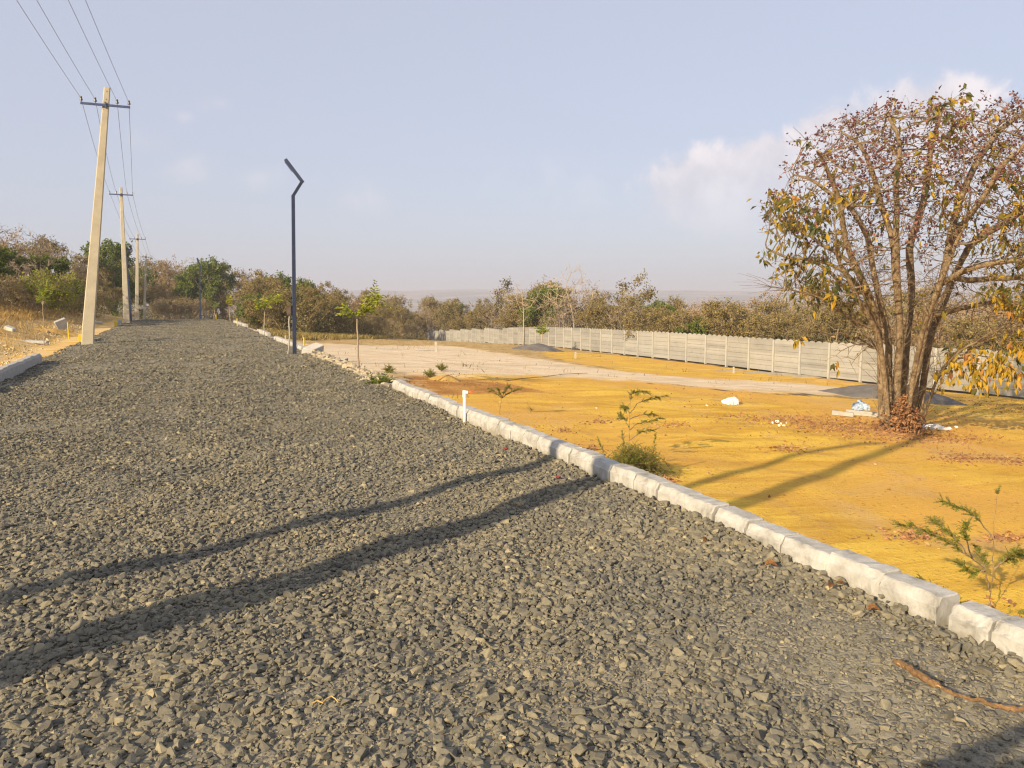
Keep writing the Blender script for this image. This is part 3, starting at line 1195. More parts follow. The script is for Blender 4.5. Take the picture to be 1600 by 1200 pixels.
tops = [bay_top(i_) for i_ in range(len(bays))]
for i_ in range(len(bays)):
    if ys[i_] > 84:
        tops[i_] = round(tops[i_] / .30) * .30
for i_, (ya, yb) in enumerate(bays):
    A2 = wall_path(ya); B2_ = wall_path(yb)
    zt = tops[i_] if ys[i_] > 84 else None
    za = (tops[i_ - 1] + tops[i_]) / 2 if i_ else tops[i_]
    zb = (tops[i_] + tops[min(i_ + 1, len(tops) - 1)]) / 2
    if zt is not None:
        za = zb = zt
    bm = bmesh.new()
    dirv_ = Vector((B2_[0] - A2[0], B2_[1] - A2[1], 0)).normalized()
    nrm = Vector((-dirv_.y, dirv_.x, 0))      # towards the road
    Lb = math.hypot(*(B2_ - A2))
    npl = 6
    hp = .30
    ins = .06
    for k in range(npl):
        t0_, t1_ = ins / Lb, 1 - ins / Lb
        vs = []
        jit = random.uniform(-.006, .006)
        for s_ in (-1, 1):
            for (tt, zz_) in ((t0_, 0), (t1_, 0), (t1_, 1), (t0_, 1)):
                p = np.array([A2[0] + (B2_[0] - A2[0]) * tt, A2[1] + (B2_[1] - A2[1]) * tt])
                ztop = (za + (zb - za) * tt) - .10 - k * hp
                z = ztop - (hp - .012) * (1 - zz_)
                vs.append(bm.verts.new(Vector((p[0], p[1], z)) + nrm * (s_ * .022 + jit) - wo))
        for f in ((0, 1, 2, 3), (7, 6, 5, 4), (0, 4, 5, 1), (1, 5, 6, 2), (2, 6, 7, 3), (3, 7, 4, 0)):
            bm.faces.new([vs[q] for q in f])
    # scalloped coping: four pointed waves a bay
    nw = 24
    fr, bk = [], []
    for s_, lst in ((1, fr), (-1, bk)):
        for q in range(nw + 1):
            tt = (ins + (Lb - 2 * ins) * q / nw) / Lb
            p = np.array([A2[0] + (B2_[0] - A2[0]) * tt, A2[1] + (B2_[1] - A2[1]) * tt])
            ztop = (za + (zb - za) * tt) - .10
            wv = abs(math.sin(q / nw * 4 * PI))
            lst.append((bm.verts.new(Vector((p[0], p[1], ztop + .004)) + nrm * s_ * .026 - wo), bm.verts.new(Vector((p[0], p[1], ztop + .02 + .11 * wv)) + nrm * s_ * .026 - wo)))
    for q in range(nw):
        bm.faces.new((fr[q][0], fr[q + 1][0], fr[q + 1][1], fr[q][1]))
        bm.faces.new((bk[q + 1][0], bk[q][0], bk[q][1], bk[q + 1][1]))
        bm.faces.new((fr[q][1], fr[q + 1][1], bk[q + 1][1], bk[q][1]))
    bmesh.ops.recalc_face_normals(bm, faces=bm.faces)
    obj('panel', bm, M_WALLP, wroot)
for i_, y in enumerate(ys):
    p = wall_path(y)
    zt = max(tops[max(0, i_ - 1)], tops[min(i_, len(tops) - 1)])
    zb_ = base_z(y) - .15
    bm = bmesh.new()
    c = Vector((p[0] - .035, p[1], 0)) - wo
    box(bm, (c.x, c.y, (zt - .04 + zb_) / 2 - wo.z), (.13, .12, zt - .04 - zb_), taper=.96)
    obj('post', bm, M_WALLPOST, wroot)


_wy = np.arange(12, 128, .5)
_wp = np.array([wall_path(y) for y in _wy])
_wd = _wp @ FH[:2]
_wx = 800 + FPX * (_wp @ RR[:2]) / _wd


def DW(px):
    """depth of the wall along a pixel column"""
    return float(_wd[np.argmin(np.abs(_wx - px))])


# ------------------------------------------------------------------ growing branch skeletons
def colonize(att, pos0, par0, step, di, dk, iters=140, active_from=0, r=None, jit=.25, up=.0):
    r = r or np.random.default_rng(1)
    pos = [np.array(p, float) for p in pos0]
    par = list(par0)
    att = np.array(att, float)
    best = np.full(len(att), 1e9)
    bi = np.full(len(att), -1)
    P = np.array(pos)
    for k in range(active_from, len(pos)):
        d = np.linalg.norm(att - P[k], axis=1)
        m = d < best
        best[m] = d[m]
        bi[m] = k
    seen = set()
    for it in range(iters):
        if not len(att):
            break
        act = best < di
        if not act.any():
            break
        PP = np.array(pos)
        dirs = att[act] - PP[bi[act]]
        dirs /= np.linalg.norm(dirs, axis=1)[:, None] + 1e-9
        ids, inv = np.unique(bi[act], return_inverse=True)
        sd = np.zeros((len(ids), 3))
        np.add.at(sd, inv, dirs)
        sd += r.normal(0, jit, sd.shape)
        sd[:, 2] += up
        sd /= np.linalg.norm(sd, axis=1)[:, None] + 1e-9
        newp = PP[ids] + sd * step
        start = len(pos)
        added = 0
        for q, (pp, i_) in enumerate(zip(newp, ids)):
            key = (int(i_), int(round(sd[q][0] * 3)), int(round(sd[q][1] * 3)), int(round(sd[q][2] * 3)))
            if key in seen:
                continue
            seen.add(key)
            pos.append(pp)
            par.append(int(i_))
            added += 1
        if not added:
            # drop attractors nobody reaches
            far = best < di
            keepa = ~(far & (r.random(len(att)) < .5))
            att, best, bi = att[keepa], best[keepa], bi[keepa]
            continue
        new = np.array(pos[start:])
        d = np.linalg.norm(att[:, None, :] - new[None], axis=2)
        j = d.argmin(1)
        dm = d[np.arange(len(att)), j]
        m = dm < best
        best[m] = dm[m]
        bi[m] = start + j[m]
        keepa = best > dk
        att, best, bi = att[keepa], best[keepa], bi[keepa]
    return np.array(pos), np.array(par)


def radii(par, tip=.008, ex=2.0):
    n = len(par)
    acc = np.zeros(n)
    nch = np.zeros(n, int)
    for i_ in range(n - 1, -1, -1):
        if acc[i_] == 0:
            acc[i_] = tip ** ex
        if par[i_] >= 0:
            acc[par[i_]] += acc[i_]
            nch[par[i_]] += 1
    return acc ** (1 / ex), nch


def skin(pos, par, rad, big=6, small=3, thr=.02, wig=0.0, r=None):
    """tapered tubes over a skeleton; children keep their parent's ring where they continue it"""
    n = len(pos)
    ch = [[] for _ in range(n)]
    for i_ in range(n):
        if par[i_] >= 0:
            ch[par[i_]].append(i_)
    V, F = [], {3: [], 4: []}
    nv = 0
    stack = [(i_, None) for i_ in range(n) if par[i_] < 0]
    # walk chains
    starts = []
    for root_ in [i_ for i_ in range(n) if par[i_] < 0]:
        starts.append((root_, None))
    acc = Acc()
    while starts:
        s, p = starts.pop()
        chain = [s] if p is None else [p, s]
        cur = s
        while ch[cur]:
            c = sorted(ch[cur], key=lambda q: -rad[q])
            for o_ in c[1:]:
                starts.append((o_, cur))
            cur = c[0]
            chain.append(cur)
        if len(chain) < 2:
            continue
        rr = rad[chain].copy()
        if p is not None:
            rr[0] = min(rad[p], rad[s] * 1.25)
        rr[-1] *= .5
        k = big if rr.max() > thr * 2.2 else (4 if rr.max() > thr else small)
        pp = pos[chain]
        if len(pp) > 3 and rr.max() > thr:
            q = pp.copy()
            q[1:-1] = (pp[:-2] + 2 * pp[1:-1] + pp[2:]) / 4
            pp = q
        v, f = tube_path(pp, rr, k)
        acc.add(v, f)
    return acc


def twigs_on(pos, par, idxs, r, n=(2, 4), L=(.12, .3), rad=.004, up=.2, droop=0.0):
    """short fine twigs; returns acc data and twig tips"""
    acc = Acc()
    tips = []
    for i_ in idxs:
        base = pos[i_]
        d0_ = base - pos[par[i_]] if par[i_] >= 0 else np.array([0, 0, 1.0])
        d0_ /= np.linalg.norm(d0_) + 1e-9
        for _ in range(r.integers(n[0], n[1] + 1)):
            d = d0_ + r.normal(0, .55, 3)
            d[2] += up
            d /= np.linalg.norm(d)
            l = r.uniform(*L)
            m = base + d * l * .5 + r.normal(0, .02, 3)
            e = base + d * l + np.array([0, 0, up * l * .3 - droop * l]) + r.normal(0, .02, 3)
            v, f = tube_path(np.array([base, m, e]), np.array([rad * 1.2, rad, rad * .5]), 3)
            acc.add(v, f)
            tips.append((e, d))
            tips.append((m, d))
    return acc, tips


def leaf_quads(pts, dirs, L, Wd, r, fold=.25, tint=None, droop=0.0):
    """folded leaves: 6 verts, 4 tris+... returned as two quads each"""
    n = len(pts)
    d = dirs / (np.linalg.norm(dirs, axis=1)[:, None] + 1e-9)
    s = np.cross(d, r.normal(size=(n, 3)))
    s /= np.linalg.norm(s, axis=1)[:, None] + 1e-9
    nn = np.cross(s, d)
    L = np.broadcast_to(L, n)[:, None]
    Wd = np.broadcast_to(Wd, n)[:, None]
    a = pts
    m = pts + d * L * .5 - nn * L * .05
    b_ = pts + d * L - np.array([0, 0, 1.0]) * droop * L
    l1 = pts + d * L * .42 + s * Wd * .5 + nn * Wd * fold
    l2 = pts + d * L * .42 - s * Wd * .5 + nn * Wd * fold
    V = np.stack([a, l1, b_, l2, m], 1).reshape(-1, 3)
    base = np.arange(n)[:, None] * 5
    F = np.concatenate([base + np.array([0, 1, 4]), base + np.array([1, 2, 4]), base + np.array([0, 4, 3]), base + np.array([4, 2, 3])])
    t = np.repeat(tint if tint is not None else r.random(n), 5)
    return V, F, t


LEAF_MAIN = mat_leaf('leaf_yellowing', [(0, (.045, .06, .02)), (.30, (.11, .11, .025)), (.52, (.30, .22, .03)), (.75, (.52, .34, .03)), (.88, (.46, .22, .04)), (1, (.26, .11, .045))], .3)
POD = mat_leaf('seed_pod', [(0, (.06, .028, .034)), (.6, (.14, .055, .058)), (1, (.24, .10, .075))], 0)
LEAF_DRY = mat_leaf('leaf_dry', [(0, (.18, .11, .055)), (.5, (.33, .22, .11)), (1, (.46, .34, .17))], .15, .8)
LEAF_TIPS = mat_leaf('leaf_olive', [(0, (.11, .095, .035)), (.5, (.25, .195, .075)), (1, (.44, .33, .12))], .25)
LEAF_GREEN = mat_leaf('leaf_green', [(0, (.06, .085, .018)), (.5, (.15, .19, .035)), (1, (.30, .34, .06))], .3)
LEAF_YG = mat_leaf('leaf_yellow_green', [(0, (.12, .17, .02)), (.5, (.27, .31, .03)), (1, (.48, .42, .04))], .35)
LEAF_PURP = mat_leaf('leaf_purple_brown', [(0, (.15, .10, .065)), (.5, (.26, .18, .11)), (1, (.36, .27, .16))], .1, .8)
LEAF_SPRIG = mat_leaf('leaf_sprig', [(0, (.10, .12, .02)), (.5, (.20, .22, .03)), (1, (.36, .30, .05))], .3)

# ------------------------------------------------------------------ the big tree
TB = G(1408, 672)
TD = depth(TB)
tree = empty('multi_stem_tree', TB)
tag(tree, 'big many-stemmed tree with dark red pods and yellowing leaves on the ochre ground', 'tree')


def img_dir(px, py, back=0.0):
    """point at the tree's distance (plus back metres), local to the tree"""
    return W(px, py, TD + back) - TB


tr = np.random.default_rng(21)
stems_px = [
    # (pixel, back) control points from foot upward
    [(1382, 662, 0.0), (1376, 600, .0), (1376, 540, -.05), (1360, 470, -.2), (1342, 420, -.5)],
    [(1392, 664, .25), (1390, 590, .3), (1392, 520, .35), (1378, 440, .5), (1355, 370, .7)],
    [(1403, 664, .05), (1402, 590, .0), (1404, 520, -.1), (1402, 440, -.4), (1402, 350, -.5)],
    [(1412, 662, .3), (1413, 600, .4), (1416, 530, .6), (1424, 460, 1.0), (1420, 390, 1.2)],
    [(1426, 664, 0.0), (1432, 590, .0), (1440, 530, .0), (1462, 450, .0), (1482, 360, -.1)],
    [(1432, 662, .25), (1444, 580, .35), (1460, 520, .5), (1500, 440, .9), (1545, 370, 1.0)],
    [(1436, 640, -.15), (1462, 590, -.3), (1492, 560, -.5), (1530, 540, -.8), (1575, 520, -.9)],
    [(1418, 655, -.25), (1424, 590, -.4), (1436, 520, -.8), (1470, 430, -1.4), (1500, 380, -1.7)],
    [(1390, 655, -.25), (1384, 590, -.4), (1372, 520, -.8), (1340, 450, -1.3), (1310, 400, -1.6)],
    [(1398, 600, .1), (1372, 545, .1), (1330, 505, .1), (1285, 470, .1), (1250, 452, .1)],
]
limbs_px = [
    [(1358, 470, -.2), (1300, 415, -.5), (1245, 392, -.7), (1193, 388, -.8)],
    [(1345, 430, -.4), (1290, 375, .2), (1240, 352, .5), (1192, 345, .8)],
    [(1368, 410, .6), (1325, 330, 1.0), (1270, 285, 1.3), (1222, 268, 1.5)],
    [(1342, 420, -.5), (1310, 330, -1.0), (1280, 262, -1.4), (1236, 222, -1.7)],
    [(1402, 380, -.5), (1372, 290, -.6), (1335, 220, -.8), (1300, 198, -.9)],
    [(1402, 350, -.5), (1410, 260, -.3), (1400, 200, -.2), (1392, 172, 0)],
    [(1420, 390, 1.2), (1440, 290, 1.5), (1450, 220, 1.4), (1470, 165, 1.2)],
    [(1482, 360, -.1), (1510, 270, -.1), (1550, 200, 0), (1590, 160, .1)],
    [(1478, 380, 0), (1530, 310, -.7), (1580, 250, -1.1), (1610, 200, -1.4)],
    [(1545, 370, 1.0), (1600, 320, 1.0), (1660, 290, .9), (1700, 300, .8)],
    [(1462, 450, 0), (1530, 410, -.8), (1600, 390, -1.2), (1690, 400, -1.2)],
    [(1500, 440, .9), (1570, 430, .8), (1640, 420, .6), (1700, 430, .4)],
    [(1372, 520, -.8), (1320, 490, -1.2), (1262, 455, -1.5), (1212, 440, -1.6)],
    [(1372, 500, .3), (1310, 440, .9), (1260, 410, 1.4), (1215, 405, 1.8)],
    [(1440, 500, 0), (1520, 480, .6), (1580, 470, 1.2), (1650, 490, 1.6)],
]
ipos, ipar = [], []
for st in stems_px:
    cps = np.array([img_dir(*q) for q in st])
    cps[0][2] = min(cps[0][2], .0) - .12 if st[0][1] > 630 else cps[0][2]
    m = 13
    tt = np.linspace(0, 1, m) * (len(cps) - 1)
    # Catmull-like interpolation by smoothing
    pts = np.stack([np.interp(tt, np.arange(len(cps)), cps[:, c]) for c in range(3)], 1)
    pts[1:-1] = (pts[:-2] + 2 * pts[1:-1] + pts[2:]) / 4
    pts[1:] += tr.normal(0, .018, (m - 1, 3)) + np.cumsum(tr.normal(0, .034, (m - 1, 3)), 0) * np.linspace(.2, 1, m - 1)[:, None]
    for k in range(m):
        ipar.append(len(ipos) - 1 if k else -1)
        ipos.append(pts[k])
for st in limbs_px:
    cps = np.array([img_dir(*q) for q in st])
    m = 13
    tt = np.linspace(0, 1, m) * (len(cps) - 1)
    pts = np.stack([np.interp(tt, np.arange(len(cps)), cps[:, c]) for c in range(3)], 1)
    pts[1:-1] = (pts[:-2] + 2 * pts[1:-1] + pts[2:]) / 4
    pts[1:] += np.cumsum(tr.normal(0, .045, (m - 1, 3)), 0)
    dd = np.linalg.norm(np.array(ipos) - pts[0], axis=1)
    j = int(dd.argmin())
    for k in range(1, m):
        ipar.append(j if k == 1 else len(ipos) - 1)
        ipos.append(pts[k])
# crown attractors: silhouette from the picture, depth from a rounded crown
crown = np.array([(1192, 392), (1186, 350), (1196, 300), (1222, 262), (1232, 222), (1290, 196), (1345, 172), (1400, 165), (1450, 158), (1500, 146), (1555, 148), (1610, 158), (1680, 185), (1740, 245), (1765, 320), (1765, 400), (1735, 480), (1670, 545), (1590, 590), (1520, 600), (1480, 575), (1450, 500), (1400, 470), (1340, 480), (1270, 478), (1215, 452), (1188, 420)], float)
cx_, cy_ = 1470., 345.
att = []
while len(att) < 6600:
    q = tr.uniform((1180, 140), (1775, 605), (600, 2))
    ins_ = in_poly(q[:, 0], q[:, 1], crown)
    for (a, b_) in q[ins_]:
        u = (a - cx_) / 312
        w = (b_ - cy_) / 236
        rr = math.sqrt(min(1, u * u + w * w))
        an = math.atan2(w, u)
        if rr > .84 + .13 * math.sin(an * 11 + 1) * math.sin(an * 5.3 + 2) and tr.random() < .9:
            continue
        dmax = 2.9 * math.sqrt(max(.04, 1 - rr * rr))
        if b_ > 470:
            dmax *= .55
        bk = tr.uniform(-1, 1)
        bk = np.sign(bk) * abs(bk) ** 1.0 * dmax
        # hollow core: leaves the stems visible
        if b_ > 330 and abs(u) < .28 and tr.random() < .5:
            continue
        if b_ > 500 and tr.random() < .6:
            continue
        att.append(img_dir(a, b_, bk))
att = np.array(att)
for _ in range(26):      # gaps in the crown
    vc = att[tr.integers(0, len(att))]
    vr = tr.uniform(.32, .68)
    att = att[np.linalg.norm((att - vc) * [1, 1, 1.3], axis=1) > vr]
tp, tpar = colonize(att, ipos, ipar, .12, .95, .165, 170, 0, tr, .26, .02)
trad, tn = radii(tpar, .0056, 1.95)
for k in range(len(trad)):
    trad[k] = min(trad[k], .080 + .01 * math.sin(k * .9))
trad[:len(ipos)] *= 1.0
acc = skin(tp, tpar, trad, 9, 3, .018)
# flared feet
ends = np.where(tn == 0)[0]
tw, tips = twigs_on(tp, tpar, [e for e in ends if e > len(ipos)], tr, (2, 4), (.10, .32), .0040, .15)
V, Fq = np.concatenate(acc.v), {k: np.concatenate(v) for k, v in acc.f.items()}
acc.add(np.concatenate(tw.v), np.concatenate(tw.f[4]))
# fine leafless shoots low around the stems
low = [i_ for i_ in range(len(ipos)) if tp[i_][2] > .2 and tp[i_][2] < 3.4]
lt, ltips = twigs_on(tp, tpar, list(tr.choice(low, 420)), tr, (1, 3), (.25, 1.0), .0045, .12, .15)
acc.add(np.concatenate(lt.v), np.concatenate(lt.f[4]))
obj('trunk', acc.mesh('trunk'), M_BARK, tree, smooth_=True)
tips_p = np.array([t[0] for t in tips])
tips_d = np.array([t[1] for t in tips])
px_, py_, _c = proj(*(tips_p + TB).T)
# pods: upper crown
pr = np.clip((430 - py_) / 190, 0, 1) ** .8
sel = np.where(tr.random(len(tips_p)) < pr * .60)[0]
po, pf = hull_variant(5, 9, 1.0)
V, F_, T_l = [], [], []
b0 = 0
for i_ in sel:
    for _ in range(tr.integers(1, 3)):
        s = tr.uniform(.035, .075)
        Rm = rand_rot(1, tr, 1.0)[0] @ np.diag([1, tr.uniform(.35, 1), 1])
        c = tips_p[i_] + tr.normal(0, .04, 3)
        V.append((po * np.array([1, .7, 1.1])) @ Rm.T * s + c)
        F_.append(pf + b0)
        b0 += len(po)
        T_l.append(np.full(len(po), tr.random()))
me = mesh_np('seed_pods', np.concatenate(V), np.concatenate(F_))
fattr(me, 'tint', np.concatenate(T_l))
obj('seed_pods', me, POD, tree)
# leaves: drooping bunches mostly low-left, right and at scattered places
bunch = np.zeros(len(tips_p))
for (bx, by, br, amt, ti) in [(1232, 330, 42, .8, .62), (1262, 365, 38, .55, .6), (1218, 390, 34, .8, .4), (1205, 395, 26, .7, .3), (1245, 430, 42, .85, .35), (1280, 455, 46, .8, .35), (1320, 460, 34, .7, .5), (1305, 310, 28, .7, .15),
                              (1290, 362, 32, .7, .3), (1345, 300, 28, .4, .5), (1490, 185, 46, .8, .66), (1450, 200, 20, .5, .6), (1255, 212, 14, .7, .4), (1300, 225, 12, .5, .4), (1390, 205, 22, .4, .4), (1470, 290, 26, .8, .5), (1560, 255, 34, .5, .66), (1590, 300, 40, .6, .6), (1500, 335, 34, .7, .5),
                              (1580, 350, 44, .7, .5), (1545, 390, 44, .7, .6), (1560, 440, 48, .7, .5), (1600, 470, 50, .8, .6), (1545, 590, 55, .95, .62), (1585, 560, 60, .9, .6), (1500, 570, 38, .9, .6), (1480, 590, 25, .8, .62), (1450, 480, 30, .3, .7), (1380, 360, 30, .35, .3), (1620, 400, 60, .7, .5), (1660, 330, 60, .5, .5), (1420, 255, 24, .3, .5)]:
    g = np.exp(-(((px_ - bx) ** 2 + (py_ - by) ** 2) / br ** 2)) * amt
    bunch = np.maximum(bunch, g)
prob = np.clip(np.where(bunch > .12, bunch * np.where((px_ < 1345) & (py_ > 300), .75, .36), 0) + .006, 0, 1)
sel = np.where(tr.random(len(tips_p)) < prob)[0]
rep = tr.integers(1, 3, len(sel))
sel = np.repeat(sel, rep)
P0 = tips_p[sel] + tr.normal(0, .045, (len(sel), 3))
D0 = tips_d[sel] * .5 + tr.normal(0, .55, (len(sel), 3)) + np.array([0, 0, -.85])
bt = np.clip(.40 + .16 * np.sin(tips_p[sel][:, 0] * 2.3 + tips_p[sel][:, 2] * 3.1) + tr.normal(0, .17, len(sel)), 0, 1)
Ls = tr.uniform(.11, .23, len(sel))
V, F_, t_ = leaf_quads(P0, D0, Ls, Ls * .46, tr, .2, bt, .1)
# hanging leaves at the low right and a few singles
lowp = []
for (a, b_, k) in [(1545, 575, 60), (1530, 592, 50), (1560, 560, 46), (1500, 568, 40), (1512, 560, 30), (1585, 585, 44), (1480, 583, 16), (1245, 532, 7), (1306, 568, 6), (1470, 604, 4), (1250, 455, 8), (1600, 540, 40), (1575, 470, 40), (1592, 530, 40)]:
    c = img_dir(a, b_, -.6)
    lowp.append(c + tr.normal(0, .15 if k > 10 else .05, (k, 3)))
lowp = np.concatenate(lowp)
Ll = tr.uniform(.12, .22, len(lowp))
V2, F2, t2 = leaf_quads(lowp, tr.normal(0, .35, (len(lowp), 3)) + np.array([0, 0, -1.0]), Ll, Ll * .5, tr, .2, np.clip(tr.normal(.62, .16, len(lowp)), 0, 1), .05)
me = mesh_np('leaves', np.concatenate([V, V2]), np.concatenate([F_, F2 + len(V)]))
fattr(me, 'tint', np.concatenate([t_, t2]))
obj('leaves', me, LEAF_MAIN, tree)
# twigs that carry the low hanging bunches
for st, en in [((1462, 592, -.3), (1545, 570, -.6)), ((1492, 560, -.5), (1590, 580, -.6)), ((1480, 585, -.4), (1512, 556, -.6)), ((1500, 556, -.5), (1605, 535, -.7)), ((1372, 545, .1), (1246, 520, -.5)), ((1372, 545, .1), (1306, 556, -.6)), ((1462, 592, -.3), (1471, 598, -.5)), ((1372, 545, .1), (1330, 570, -.3))]:
    acc = Acc()
    a, b_ = img_dir(*st), img_dir(*en)
    t = np.linspace(0, 1, 9)[:, None]
    pts = a + (b_ - a) * t + tr.normal(0, .035, (9, 3)) * np.sin(t * PI) + np.array([0, 0, .18]) * np.sin(t * PI)
    v, f = tube_path(pts, np.linspace(.022, .005, 9), 5)
    acc.add(v, f)
    for k in range(3, 9):
        for _ in range(2):
            d = tr.normal(0, 1, 3)
            d /= np.linalg.norm(d)
            v, f = tube_path(np.array([pts[k], pts[k] + d * .16, pts[k] + d * .3 + [0, 0, -.08]]), np.array([.006, .005, .002]), 3)
            acc.add(v, f)
    obj('low_branch', acc.mesh('low_branch'), M_BARK, tree)
# dead leaves and shoots heaped round the foot
n = 1500
a = tr.uniform(0, 2 * PI, n)
rr = np.abs(tr.normal(0, .30, n))
hh = tr.uniform(0, 1, n) ** 1.5 * np.clip(.85 - rr, .05, 1)
c0 = img_dir(1408, 668, -.32)
P0 = np.stack([c0[0] + rr * np.cos(a), c0[1] + rr * np.sin(a), c0[2] * 0 + hh], -1)
Ls = tr.uniform(.06, .14, n)
V, F_, t_ = leaf_quads(P0, tr.normal(0, 1, (n, 3)) + [0, 0, .3], Ls, Ls * .4, tr, .3, np.clip(tr.normal(.35, .2, n), 0, 1))
me = mesh_np('dead_leaf_skirt', V, F_)
fattr(me, 'tint', t_)
LEAF_LITTER = mat_leaf('leaf_litter', [(0, (.17, .08, .04)), (.5, (.34, .18, .085)), (1, (.54, .33, .16))], .05, .85)
obj('dead_leaf_skirt', me, LEAF_LITTER, tree)


# ------------------------------------------------------------------ thicket tree kinds
def make_kind(seed, H, spread, natt, twk, leafn, leafL, bark, leafm, stems=3, low=.15, trunk_r=.02, dome=1.0, tilt=.25, name='dry_tree', leaf_tint=(.5, .25), twL=(.25, .55), twr=.011, clump=0, trunk_first=0.0):
    r = np.random.default_rng(seed)
    ip, ia = [], []
    for s in range(stems):
        a = r.uniform(0, 2 * PI)
        d = np.array([math.cos(a) * tilt, math.sin(a) * tilt, 1.0])
        b_ = np.array([math.cos(a), math.sin(a), 0]) * (.12 * (stems > 1))
        m = 5
        for k in range(m):
            ia.append(len(ip) - 1 if k else -1)
            ip.append(b_ + d * H * max(low, trunk_first) * k / (m - 1) + r.normal(0, .03, 3) * (k > 0))
    # lumpy crown made of several lobes
    nl = 7
    lob = []
    for q in range(nl):
        a = r.uniform(0, 2 * PI)
        rad_ = r.uniform(.1, .62) * spread
        zc = r.uniform(.40, .82) * H * (1 - .25 * rad_ / spread)
        lob.append((rad_ * math.cos(a), rad_ * math.sin(a), zc, r.uniform(.28, .5) * spread))
    lob.append((0, 0, .72 * H, .45 * spread))
    att_ = []
    while len(att_) < natt:
        l = lob[r.integers(0, len(lob))]
        v = r.normal(size=3)
        v /= np.linalg.norm(v)
        v *= r.random() ** .4 * l[3]
        p = np.array([l[0] + v[0], l[1] + v[1], l[2] + v[2] * .8 * dome])
        if p[2] < low * H or p[2] > H:
            continue
        att_.append(p)
    pos, par = colonize(np.array(att_), ip, ia, H * .045, H * .6, H * .06, 90, 0, r, .22, .08)
    rad_, nn_ = radii(par, trunk_r * .35, 2.1)
    acc = skin(pos, par, rad_, 5, 3, .03)
    ends_ = np.where(nn_ == 0)[0]
    anyw = np.concatenate([ends_, r.choice(len(pos), min(len(pos), len(ends_)))])
    tw_, tips_ = twigs_on(pos, par, anyw, r, twk, twL, twr, .35)
    acc.add(np.concatenate(tw_.v), np.concatenate(tw_.f[4]))
    root = empty(name, (0, 0, 0))
    obj('trunk', acc.mesh('trunk'), bark, root)
    tp_ = np.array([t[0] for t in tips_])
    td_ = np.array([t[1] for t in tips_])
    k = r.integers(0, len(tp_), leafn)
    if clump:
        cen = tp_[r.integers(0, len(tp_), clump)]
        ci = r.integers(0, clump, leafn)
        P = cen[ci] + r.normal(0, .22, (leafn, 3))
        tt = np.repeat(r.normal(0, leaf_tint[1], clump)[None], 1, 0)[0][ci] + leaf_tint[0] + r.normal(0, .12, leafn)
    else:
        P = tp_[k] + r.normal(0, .10, (leafn, 3))
        tt = r.normal(leaf_tint[0], leaf_tint[1], leafn)
    Ls = r.uniform(.6, 1.2, leafn) * leafL
    V, F_, t_ = leaf_quads(P, r.normal(size=(leafn, 3)) + [0, 0, -.3], Ls, Ls * .55, r, .25, np.clip(tt, 0, 1))
    me = mesh_np('crown', V, F_)
    fattr(me, 'tint', t_)
    obj('crown', me, leafm, root)
    root['H'] = float(np.percentile(tp_[:, 2], 98))
    return root


KINDS = {}


def kinds(key, n, **kw):
    KINDS[key] = [make_kind(kw['seed'] + i_ * 13, **{k: v for k, v in kw.items() if k != 'seed'}) for i_ in range(n)]


kinds('bare', 3, seed=300, H=6.0, spread=2.9, natt=520, twk=(3, 5), leafn=1500, leafL=.11, bark=M_TWIGG, leafm=LEAF_PURP, stems=4, low=.12, trunk_r=.016, twr=.012, name='bare_tree')
kinds('brown', 3, seed=340, H=6.0, spread=3.0, natt=520, twk=(2, 4), leafn=3600, leafL=.15, bark=M_TWIG, leafm=LEAF_DRY, stems=4, low=.10, trunk_r=.016, name='dry_tree')
kinds('olive', 4, seed=380, H=6.0, spread=3.0, natt=480, twk=(2, 3), leafn=6200, leafL=.155, bark=M_TWIG, leafm=LEAF_TIPS, stems=3, low=.10, trunk_r=.018, name='olive_tree')
kinds('green', 2, seed=430, H=6.0, spread=2.8, natt=420, twk=(2, 3), leafn=9500, leafL=.19, bark=M_TWIG, leafm=LEAF_GREEN, stems=2, low=.15, trunk_r=.02, name='leafy_tree', leaf_tint=(.45, .22))
kinds('yellow', 1, seed=460, H=3.0, spread=1.5, natt=260, twk=(2, 3), leafn=2200, leafL=.13, bark=M_TWIG, leafm=LEAF_YG, stems=2, low=.3, trunk_r=.016, name='yellow_bush', leaf_tint=(.5, .3))
kinds('snag', 2, seed=480, H=9.0, spread=3.4, natt=200, twk=(1, 3), leafn=60, leafL=.12, bark=M_PALE, leafm=LEAF_DRY, stems=1, low=.3, trunk_r=.03, twL=(.3, .8), twr=.014, tilt=.05, name='pale_bare_tree', trunk_first=.30)
kinds('spindly', 2, seed=510, H=7.0, spread=1.7, natt=220, twk=(1, 2), leafn=1100, leafL=.2, bark=M_TWIGG, leafm=LEAF_TIPS, stems=1, low=.4, trunk_r=.018, tilt=.04, name='slender_tree', clump=22, leaf_tint=(.35, .2))
kinds('shrub', 3, seed=540, H=2.4, spread=1.7, natt=300, twk=(2, 4), leafn=1700, leafL=.11, bark=M_TWIG, leafm=LEAF_TIPS, stems=5, low=.04, trunk_r=.012, twL=(.15, .4), twr=.009, name='dry_shrub', leaf_tint=(.55, .25))

SKY_TOP = [(-120, 340), (0, 358), (60, 368), (110, 385), (140, 402), (190, 402), (235, 408), (290, 410), (330, 414), (400, 430), (470, 437), (520, 448), (560, 455), (640, 464), (740, 474), (800, 466), (840, 448), (900, 440), (960, 462), (1000, 463), (1060, 469), (1130, 470), (1200, 463), (1260, 462), (1340, 458), (1500, 448), (1650, 445), (1760, 445)]
FRONT = [(-120, 40), (0, 47), (60, 52), (100, 56), (135, 66), (160, 84), (182, 119), (240, 121), (350, 115), (385, 76), (430, 62), (470, 58), (520, 68), (560, 80), (596, 92), (614, 124), (640, 134)]
used_first = set()
ALLP = set()
placed = []


